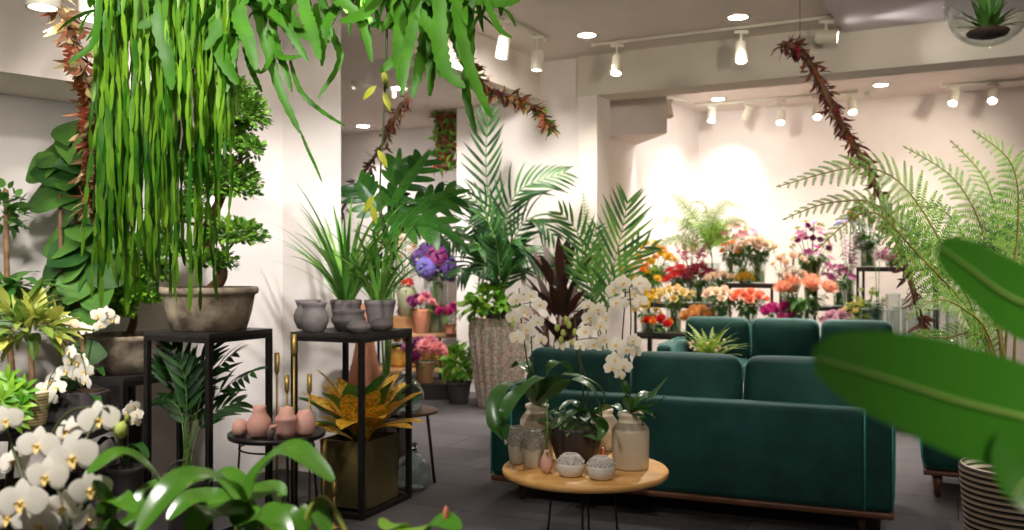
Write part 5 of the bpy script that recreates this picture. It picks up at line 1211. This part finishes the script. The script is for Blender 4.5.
for px, d, end in strands:
    top = P(px, -32+U(-15, 15), d)-hb; L = (P(px, -32, d)-P(px, end, d)).length; m = MB(); seg_chain(m, top, L, .12); m.build('trailing_stem', lf_rhip, t)
hb = Vector((-.70, 3.35, 2.62))
t = thing('orchid_cactus', 'hanging orchid cactus with flat notched strap leaves across the top', 'hanging plant', hb)
m = MB(); m.lathe([(.2, -.02), (.26, .0), (.30, .1), (.31, .18), (.29, .18), (.27, .1)], n=32, sx=1.7, sy=.7); m.build('hanging_pot', weather, t)
for sx in (-1, 1): m = MB(); m.tube([(sx*.5, 0, .17), (0, 0, .88)], .004, n=5); m.build('hanger', black_metal, t)
ol = [([(250, -20), (262, 30), (280, 90), (300, 133)], .04), ([(270, -20), (275, 40), (284, 65), (292, 92)], .035), ([(290, 60), (300, 90), (320, 110), (345, 126)], .022), ([(318, -10), (330, 30), (340, 60), (318, 98)], .035), ([(240, -10), (245, 40), (252, 70), (262, 92)], .035),
      ([(300, 130), (308, 150), (315, 165), (322, 182)], .012), ([(330, -20), (350, 10), (380, 25), (410, 26)], .05), ([(410, -20), (408, 20), (404, 50), (380, 72)], .06), ([(425, -15), (425, 40), (420, 65), (412, 98)], .055), ([(440, -15), (440, 40), (446, 70), (465, 88)], .065),
      ([(455, -15), (460, 30), (474, 80), (492, 118)], .05), ([(430, -15), (432, 30), (432, 60), (430, 96)], .05), ([(470, -15), (470, 50), (466, 90), (476, 135)], .045), ([(395, -15), (400, 20), (398, 50), (400, 85)], .05), ([(420, -15), (412, 30), (406, 60), (402, 95)], .045),
      ([(360, -15), (362, 10), (366, 25), (372, 45)], .04), ([(300, -15), (305, 10), (312, 30), (320, 60)], .05), ([(280, -15), (290, 15), (305, 35), (330, 42)], .05), ([(255, -15), (268, 10), (285, 25), (308, 62)], .05), ([(345, -15), (335, 10), (325, 30), (322, 66)], .045),
      ([(210, -20), (190, 0), (165, 15), (138, 28)], .08), ([(220, -15), (200, 15), (175, 40), (140, 60)], .085), ([(190, -20), (170, -5), (150, 5), (128, 14)], .07), ([(170, -15), (160, 20), (168, 60), (172, 90)], .06), ([(215, -15), (218, 20), (222, 55), (238, 84)], .07),
      ([(230, -15), (232, 30), (230, 60), (226, 92)], .06), ([(236, -15), (240, 20), (248, 40), (256, 70)], .06), ([(196, -15), (200, 30), (190, 60), (180, 88)], .06), ([(100, -10), (98, 20), (92, 45), (68, 63)], .03), ([(380, -20), (430, -5), (470, 0), (520, -6)], .06), ([(450, -15), (480, 0), (510, 2), (526, -8)], .05),
      ([(482, -15), (490, 10), (500, 30), (512, 38)], .03), ([(440, -15), (452, 20), (462, 50), (470, 75)], .06), ([(310, -20), (340, 0), (360, 20), (372, 62)], .045), ([(390, -20), (375, 0), (362, 15), (340, 22)], .05), ([(250, -20), (240, 0), (225, 20), (205, 50)], .07), ([(268, 30), (276, 52), (286, 58), (302, 56)], .03), ([(415, -15), (440, 10), (455, 35), (462, 62)], .05), ([(400, -15), (420, 15), (436, 40), (440, 78)], .055), ([(280, 40), (270, 60), (262, 72), (246, 64)], .03)]
for c, W in ol:
    d0 = 3.3+U(-.2, .2); m = MB(); pts = [P(x, y, d0-.05*k+U(-.02, .02))-hb for k, (x, y) in enumerate(c)]
    path_leaf(m, pts, W*U(.75, .95), (U(-.3, .3), -1, .25), a=.75, b=.45, fold=.15, n=7, ser=.12, base=.25); m.build('leaf', lf_epi, t)
m = MB()
for i in range(90): p = P(U(95, 250), U(-35, 10), 3.3+U(-.2, .2))-hb; m.leaf(p, rdir(-.9, .2), UP+rdir()*.5, U(.12, .2), U(.02, .038), droop=.7, a=.75, b=.5, seg=5)
for i in range(170): p = P(U(235, 505), U(-45, 8), 3.3+U(-.2, .2))-hb; m.leaf(p, rdir(-.9, .2), UP+rdir()*.5, U(.10, .17), U(.02, .034), droop=.7, a=.75, b=.5, seg=5)
m.build('upper_foliage', lf_epi, t)
m = MB(); vpts = [P(388, -20, 3.4), P(386, 60, 3.4), P(383, 130, 3.42), P(380, 190, 3.4), P(384, 232, 3.4)]; m.tube(spline([q-hb for q in vpts]), .005, .003); m.build('aerial_vine', darkstem, t)
yl = leafy('yellowing_leaf', rgb(150, 170, 30), rgb(206, 206, 70))
for x, y, dx in ((384, 92, .3), (376, 86, -1), (383, 70, .2), (378, 150, .5), (374, 196, -.6), (372, 205, .2)): m = MB(); m.leaf(P(x, y, 3.4)-hb, Vector((dx, -.1, -.9)), (0, -1, .2), .075, .026, droop=.4, seg=5); m.build('vine_leaf', yl, t)

def garland(label, ctrl, R, n, mats, core=.02, extra=None, cat='garland', L=.12, W=.03, red=None, hang=None):
    pts = spline(ctrl, 8); o = pts[len(pts)//2].copy(); t = thing('dried_garland', label, cat, o, 0, 'dried flower garlands')
    q = [p-o for p in pts]; m = MB(); m.tube(q, core, core*.7, n=7); m.build('core', bark, t)
    ms = [MB() for _ in mats]
    for i in range(n):
        k = U(0, len(q)-1.001); j = int(k); p = q[j].lerp(q[j+1], k-j); tan = (q[j+1]-q[j]).normalized(); dr = rdir(); dr = (dr-tan*dr.dot(tan)*.4+tan*U(-.2, .9)-UP*.4).normalized()
        ms[i % len(mats)].leaf(p+dr*core, dr, rdir(), L*U(.5, 1.25), W*U(.6, 1.3), droop=U(.2, 1), seg=4)
    for i, (mm, (mat, nm)) in enumerate(zip(ms, mats)): mm.build(nm, mat, t)
    if hang:
        m = MB(); e = Vector(hang)-o; m.tube([e, Vector((e.x, e.y, CZ-.002-o.z))], .002, n=5); m.build('hanging_wire', black_metal, t)
    if red:
        for k in red:
            j = int(k*(len(q)-1)); p = q[j]; c = share(head('spike', red[k], R), t, p+Vector((U(-.02, .02), -.04, 0)), quat(Vector((U(-.5, .5), -.5, -.8)))); c.name = 'dried_bloom'
    return t
garland('drooping dried flower garland with red blooms in front of the fiddle leaf fig', [P(48, -20, 3.9), P(66, 20, 3.6), P(81, 60, 3.5), P(89, 110, 3.5), P(92, 160, 3.5), P(93, 210, 3.5)], .05, 380, [(lf_dry, 'dried_leaves'), (leafy('reddish', rgb(130, 70, 56), rgb(186, 120, 90), .7), 'reddish_leaves'), (leafy('straw', rgb(170, 150, 96), rgb(206, 186, 130), .7), 'straw_tufts')], (.010), L=.085, W=.02, red={.36: 'coral', .5: 'rust', .62: 'coral', .8: 'rust'})
garland('dried flower garland ending in a rusty tip above the kentia palm', [P(440, -30, 4.7), P(455, 30, 4.7), P(470, 62, 4.7), P(487, 88, 4.7), P(512, 97, 4.65), P(536, 108, 4.6), P(551, 128, 4.6)], .035, 420, [(lf_dark, 'dark_leaves'), (leafy('rusty', rgb(190, 112, 62), rgb(228, 184, 124), .7), 'rusty_leaves'), (lf_bonsai, 'moss')], .012, L=.06, W=.018, red={.9: 'coral', .95: 'rust', .75: 'rust', .62: 'plum'})
garland('dark red garland slanting down from the spotlight to the tree fern', [P(782, 44, 6.3), P(800, 50, 6.3), P(818, 78, 6.25), P(838, 118, 6.2), P(858, 152, 6.15), P(880, 195, 6.1), P(905, 262, 6.0), P(925, 335, 6.0)], .05, 520, [(lf_dark, 'dark_leaves'), (leafy('wine', rgb(84, 26, 38), rgb(140, 60, 62), .7), 'wine_leaves'), (leafy('twiggy', rgb(110, 76, 60), rgb(150, 110, 90), .8), 'twigs')], .026, L=.085, W=.02, red={.12: 'burgundy', .25: 'rust', .4: 'burgundy', .5: 'rust'}, hang=P(800, 50, 6.3))
garland('thin dark twig garland leaning inside the passage beyond the hanging vine', [P(412, 96, 7.9), P(398, 110, 7.9), P(385, 140, 7.85), P(366, 170, 7.8), P(345, 205, 7.8), P(328, 235, 7.8)], .05, 200, [(lf_dark, 'dark_leaves'), (lf_dry, 'dried_leaves')], .018, L=.1, W=.02, red={.3: 'rust', .5: 'burgundy'}, hang=P(411, 97, 7.9))
mw = G(446, 10.3); mo = P(447, 130, 10.35); t = thing('moss_column', 'hanging column of green moss and red leaves against the wall edge', 'garland', (mo.x-.02, mo.y, mo.z))
m = MB(); m.box((0, 0, 0), (.14, .14, .84)); m.build('core', bark, t, False); m = MB(); m2 = MB()
for i in range(420):
    p = Vector((U(-.1, .1), U(-.1, .1), U(-.44, .44))); d = Vector((U(-1, 1), U(-1, .2), U(-.6, .6))); (m if i % 5 < 3 else m2).leaf(p, d, UP+rdir(), U(.08, .15), .05, droop=.8, seg=3)
m.build('green_leaves', lf_bonsai, t); m2.build('red_leaves', leafy('wine2', rgb(120, 30, 30), rgb(176, 80, 56), .6), t)

# ------------------------------------------------------------------ glass globe with air plant
gc = P(988, 6, 2.2); R = .098
t = thing('glass_globe', 'round clear glass globe terrarium hanging in the top corner', 'terrarium', gc)
m = MB(); pr = [(max(.001, R*math.sin(PI*i/30)), -R*math.cos(PI*i/30)) for i in range(0, 28)]; R2 = R-.0028; pr += [(max(.001, R2*math.sin(PI*i/30)), -R2*math.cos(PI*i/30)) for i in range(27, -1, -1)]; m.lathe(pr, n=48, cap=False); m.build('globe', glassy('globe_glass', (.975, .985, .98, 1), .05), t)
m = MB(); m.lathe([(R*.3, R*.95), (R*.33, R), (R*.3, R*1.03)], n=24, cap=False); m.build('rim', glass, t)
m = MB(); m.tube([(0, 0, R*1.02), (0, 0, CZ-gc.z)], .002, n=5); m.build('cord', white_metal, t)
t = thing('air_plant', 'spiky green air plant sitting inside the hanging glass globe', 'air plant', gc-Vector((0, 0, R*.86)))
m = MB(); m.blob((0, 0, .02), (.05, .05, .014)); m.build('pebble_bed', soil_m, t)
m = MB(); arch(m, (0, 0, .025), 40, .082, .012, 30, 88, .8, spread=.02, a=.5, seg=6); arch(m, (0, 0, .03), 14, .13, .013, 76, 89, .4, a=.5, seg=6); m.build('leaves', lf_mid, t)

# ------------------------------------------------------------------ foreground plants on a table below the view
ft = thing('potting_table', 'table under the blossoms at the near edge of the picture', 'table', (-.62, 1.62, 0))
m = MB(); m.box((0, 0, .70), (1.1, .62, .03)); m.build('tabletop', black_metal, ft, False)
for sx in (-1, 1):
    for sy in (-1, 1): m = MB(); m.box((sx*.5, sy*.27, .34), (.035, .035, .68)); m.build('leg', black_metal, ft, False)
ob = Vector((-.80, 1.68, .715)); o1 = ob+Vector((0, 0, .13))
def claypot(t): m = MB(); m.lathe(pot_profile(.14, .08, .06, .006), n=28); m.build('pot', terracotta, t); m = MB(); m.lathe([(.001, .125), (.066, .125)], n=20, cap=False); m.build('soil', soil_m, t)
BL = [(99, 420, 1.62, .95, (.25, -1, .1)), (73.6, 458, 1.56, 1.15, (.1, -1, 0)), (38, 446, 1.6, .95, (.15, -1, .1)), (47, 477, 1.54, .95, (0, -1, 0)), (22, 503, 1.5, 1.1, (.1, -1, .05)), (91, 490, 1.54, .95, (.2, -1, -.1)), (9, 518, 1.5, .9, (0, -1, .1)),
      (6, 421, 1.66, .8, (.4, -1, .1)), (68, 432, 1.68, .8, (-.3, -.9, .2)), (62, 508, 1.58, .85, (.5, -.8, 0)), (88, 520, 1.54, .75, (.8, -.6, -.2)), (40, 525, 1.52, .9, (.1, -1, -.1)), (14, 462, 1.7, .8, (0, -1, .3))]
t = thing('moth_orchid', 'large white moth orchid with yellow centres in the near corner', 'orchid', ob, 0, 'white orchids'); claypot(t)
sA = [o1, P(70, 530, 1.6), P(50, 450, 1.66), P(70, 412, 1.66), P(108, 408, 1.62)]; sB = [o1, P(40, 530, 1.58), P(20, 470, 1.66), P(5, 425, 1.68)]; sp = []
for c in (sA, sB): m = MB(); q = spline([x-ob for x in c]); sp += q; m.tube(q, .004, .0025); m.build('flower_stem', darkstem, t)
for x, y, d, s, f in BL: e = P(x, y, d)-ob; q = min(sp, key=lambda z: (z-e).length); m = MB(); m.tube(bez(q, (q+e)/2+Vector((0, .02, .01)), e+Vector((0, .008, 0))), .002, n=5); m.build('flower_stalk', darkstem, t)
for x, y, d, s, f in BL: put_bloom(t, P(x, y, d)-ob, f, .041, s*.9, 'white', True, U(-.3, .3))
m = MB(); m.blob((0, 0, 0), (.012, .012, .015), 0, 8, 6); q = m.build('bud', pet['bud'], t); q.location = P(121, 430, 1.62)-ob
q0 = P(166, 486, 1.62)
for c, W in (([P(166, 500, 1.63), P(150, 470, 1.6), P(120, 453, 1.56), P(88, 474, 1.5)], .036), ([o1, P(120, 540, 1.6), P(105, 505, 1.55), P(96, 480, 1.52)], .04), ([o1, P(130, 520, 1.65), P(150, 490, 1.68), P(176, 478, 1.7)], .035), ([o1, P(108, 520, 1.58), P(116, 498, 1.52), P(135, 512, 1.48)], .04)):
    m = MB(); path_leaf(m, [x-ob for x in c], W*1.3, (0, -.35, 1), a=.8, b=.55, fold=.22); m.build('leaf', lf_strap, t)
mb_ = Vector((-.46, 1.58, .715)); o2 = P(244, 502, 1.55)
t = thing('moth_orchid', 'orchid plant without flowers, its long glossy leaves arching at bottom edge', 'orchid', mb_, 0); claypot(t)
m = MB(); m.tube(spline([Vector((0, 0, .12)), P(238, 530, 1.56)-mb_, o2-mb_]), .007, .005); m.tube(spline([Vector((.02, 0, .12)), P(262, 530, 1.56)-mb_, o2-mb_]), .006, .005); m.build('stem', stem_m, t)
for c, W in (([o2, P(262, 470, 1.54), P(292, 450, 1.5), P(333, 481, 1.44)], .05), ([o2, P(222, 480, 1.5), P(180, 482, 1.42), P(136, 535, 1.36)], .055), ([o2, P(214, 500, 1.6), P(190, 500, 1.58), P(168, 520, 1.55)], .045), ([o2, P(262, 492, 1.58), P(275, 490, 1.6), P(282, 503, 1.58)], .04),
             ([o2, P(248, 520, 1.5), P(270, 515, 1.46), P(290, 540, 1.42)], .05), ([o2, P(225, 515, 1.5), P(205, 515, 1.45), P(190, 540, 1.42)], .055), ([o2, P(236, 485, 1.62), P(222, 474, 1.66), P(208, 484, 1.68)], .04), ([P(300, 545, 1.5), P(306, 520, 1.5), P(316, 512, 1.5), P(330, 535, 1.48)], .04), ([P(255, 545, 1.48), P(262, 525, 1.48), P(285, 518, 1.46), P(305, 540, 1.45)], .05)):
    m = MB(); path_leaf(m, [x-mb_ for x in c], W*1.15, (0, -.45, 1), a=.8, b=.55, fold=.25, n=9); m.build('leaf', lf_strap, t)
m = MB(); m.tube(spline([P(300, 545, 1.5)-mb_, P(308, 515, 1.5)-mb_, P(318, 499, 1.5)-mb_, P(332, 505, 1.48)-mb_, P(352, 545, 1.46)-mb_]), .0055, .004); m.build('spent_flower_stem', plain('olive_stem', rgb(122, 132, 50), rgb(140, 150, 64), 9, .5), t)
pv = G(281, 4.25); lathe_thing('pink_vase', 'dusky pink clay vase low behind the near orchid leaves', 'vase', pv+Vector((0, 0, .0)), [(.05, 0), (.062, .01), (.07, .08), (.05, .14), (.03, .17), (.035, .2), (.028, .2), (.025, .16)], pink_clay)
eb = Vector((-.14, 1.56, .715))
t = potted('anthurium', 'low plant with a red bud, its leaf tops peeking over the bottom edge', 'potted plant', eb, .12, .07, .055, terracotta)
m = MB(); m2 = MB()
for c, W in (([P(410, 545, 1.55), P(395, 524, 1.5), P(385, 530, 1.45)], .05), ([P(420, 545, 1.55), P(438, 522, 1.52), P(460, 530, 1.48)], .05), ([P(415, 550, 1.55), P(412, 528, 1.5), P(405, 540, 1.42)], .06)):
    path_leaf(m, [q-eb for q in c], W, (0, -.4, 1), a=.85, b=.6, n=9); m2.tube([Vector((0, 0, .1)), c[0]-eb], .004)
m.build('leaves', lf_bright, t); m2.tube([Vector((0, 0, .1)), P(452, 530, 1.54)-eb, P(446, 515, 1.52)-eb], .003); m2.build('leaf_stalk', stem_m, t)
m = MB(); m.blob((0, 0, 0), (.005, .005, .014)); q = m.build('red_bud', pet['coral'], t); q.location = P(446, 514, 1.52)-eb
# out of focus broad leaves at the picture edge
gb = Vector((.72, .82, 0))
t = potted('broadleaf_plant', 'out-of-focus plant with very large green leaves at the near edge', 'potted plant', gb, .42, .2, .15, darkpot)
s = MB()
for c, W, nr in (([P(1150, 470, .8), P(1060, 430, .76), P(960, 404, .73), P(880, 379, .71), P(813, 360, .70)], .105, (.1, -.85, .55)), ([P(1160, 400, .9), P(1090, 335, .85), P(1010, 300, .82), P(970, 272, .8), P(937, 248, .79)], .078, (.25, -.9, .4)),
                 ([P(1120, 560, .75), P(1070, 500, .72), P(1040, 470, .70), P(1010, 500, .68)], .09, (.1, -.8, .6)), ([P(1180, 380, 1.0), P(1200, 300, 1.0), P(1180, 230, 1.0)], .1, (0, -1, .3))):
    m = MB(); path_leaf(m, [q-gb for q in c], W, nr, a=.85, b=.5, fold=.12, n=10, wave=.012); lf = m.build('leaf', lf_big, t)
    m = MB(); m.tube(spline([q-gb+Vector((0, -.0025, .002)) for q in c]), .0028, .0008, n=6); m.build('midrib', plain('pale_midrib', rgb(150, 190, 96), None, 9, .5), lf)
    s.tube(bez((0, 0, .35), ((c[0]-gb).x*.6, (c[0]-gb).y*.6, (c[0]-gb).z*.8), c[0]-gb), .008, .005)
s.build('leaf_stalk', stem_m, t)

# ------------------------------------------------------------------ camera and view
cam = bpy.data.cameras.new('camera'); co = bpy.data.objects.new('camera', cam); COL.objects.link(co)
co.location = (0, 0, H); co.rotation_euler = (PI/2, 0, 0); cam.sensor_width = 36; cam.sensor_fit = 'HORIZONTAL'; cam.lens = 36*F/1024; cam.clip_start = .05; cam.clip_end = 60
cam.dof.use_dof = True; cam.dof.focus_distance = 3.2; cam.dof.aperture_fstop = 3.4
SC.camera = co
SC.view_settings.view_transform = 'Standard'; SC.view_settings.look = 'None'; SC.view_settings.gamma = 1; SC.view_settings.use_curve_mapping = False
SC.view_settings.exposure = 0.85
SC.cycles.use_denoising = True; SC.cycles.max_bounces = 8; SC.cycles.transparent_max_bounces = 24; SC.cycles.sample_clamp_indirect = 4
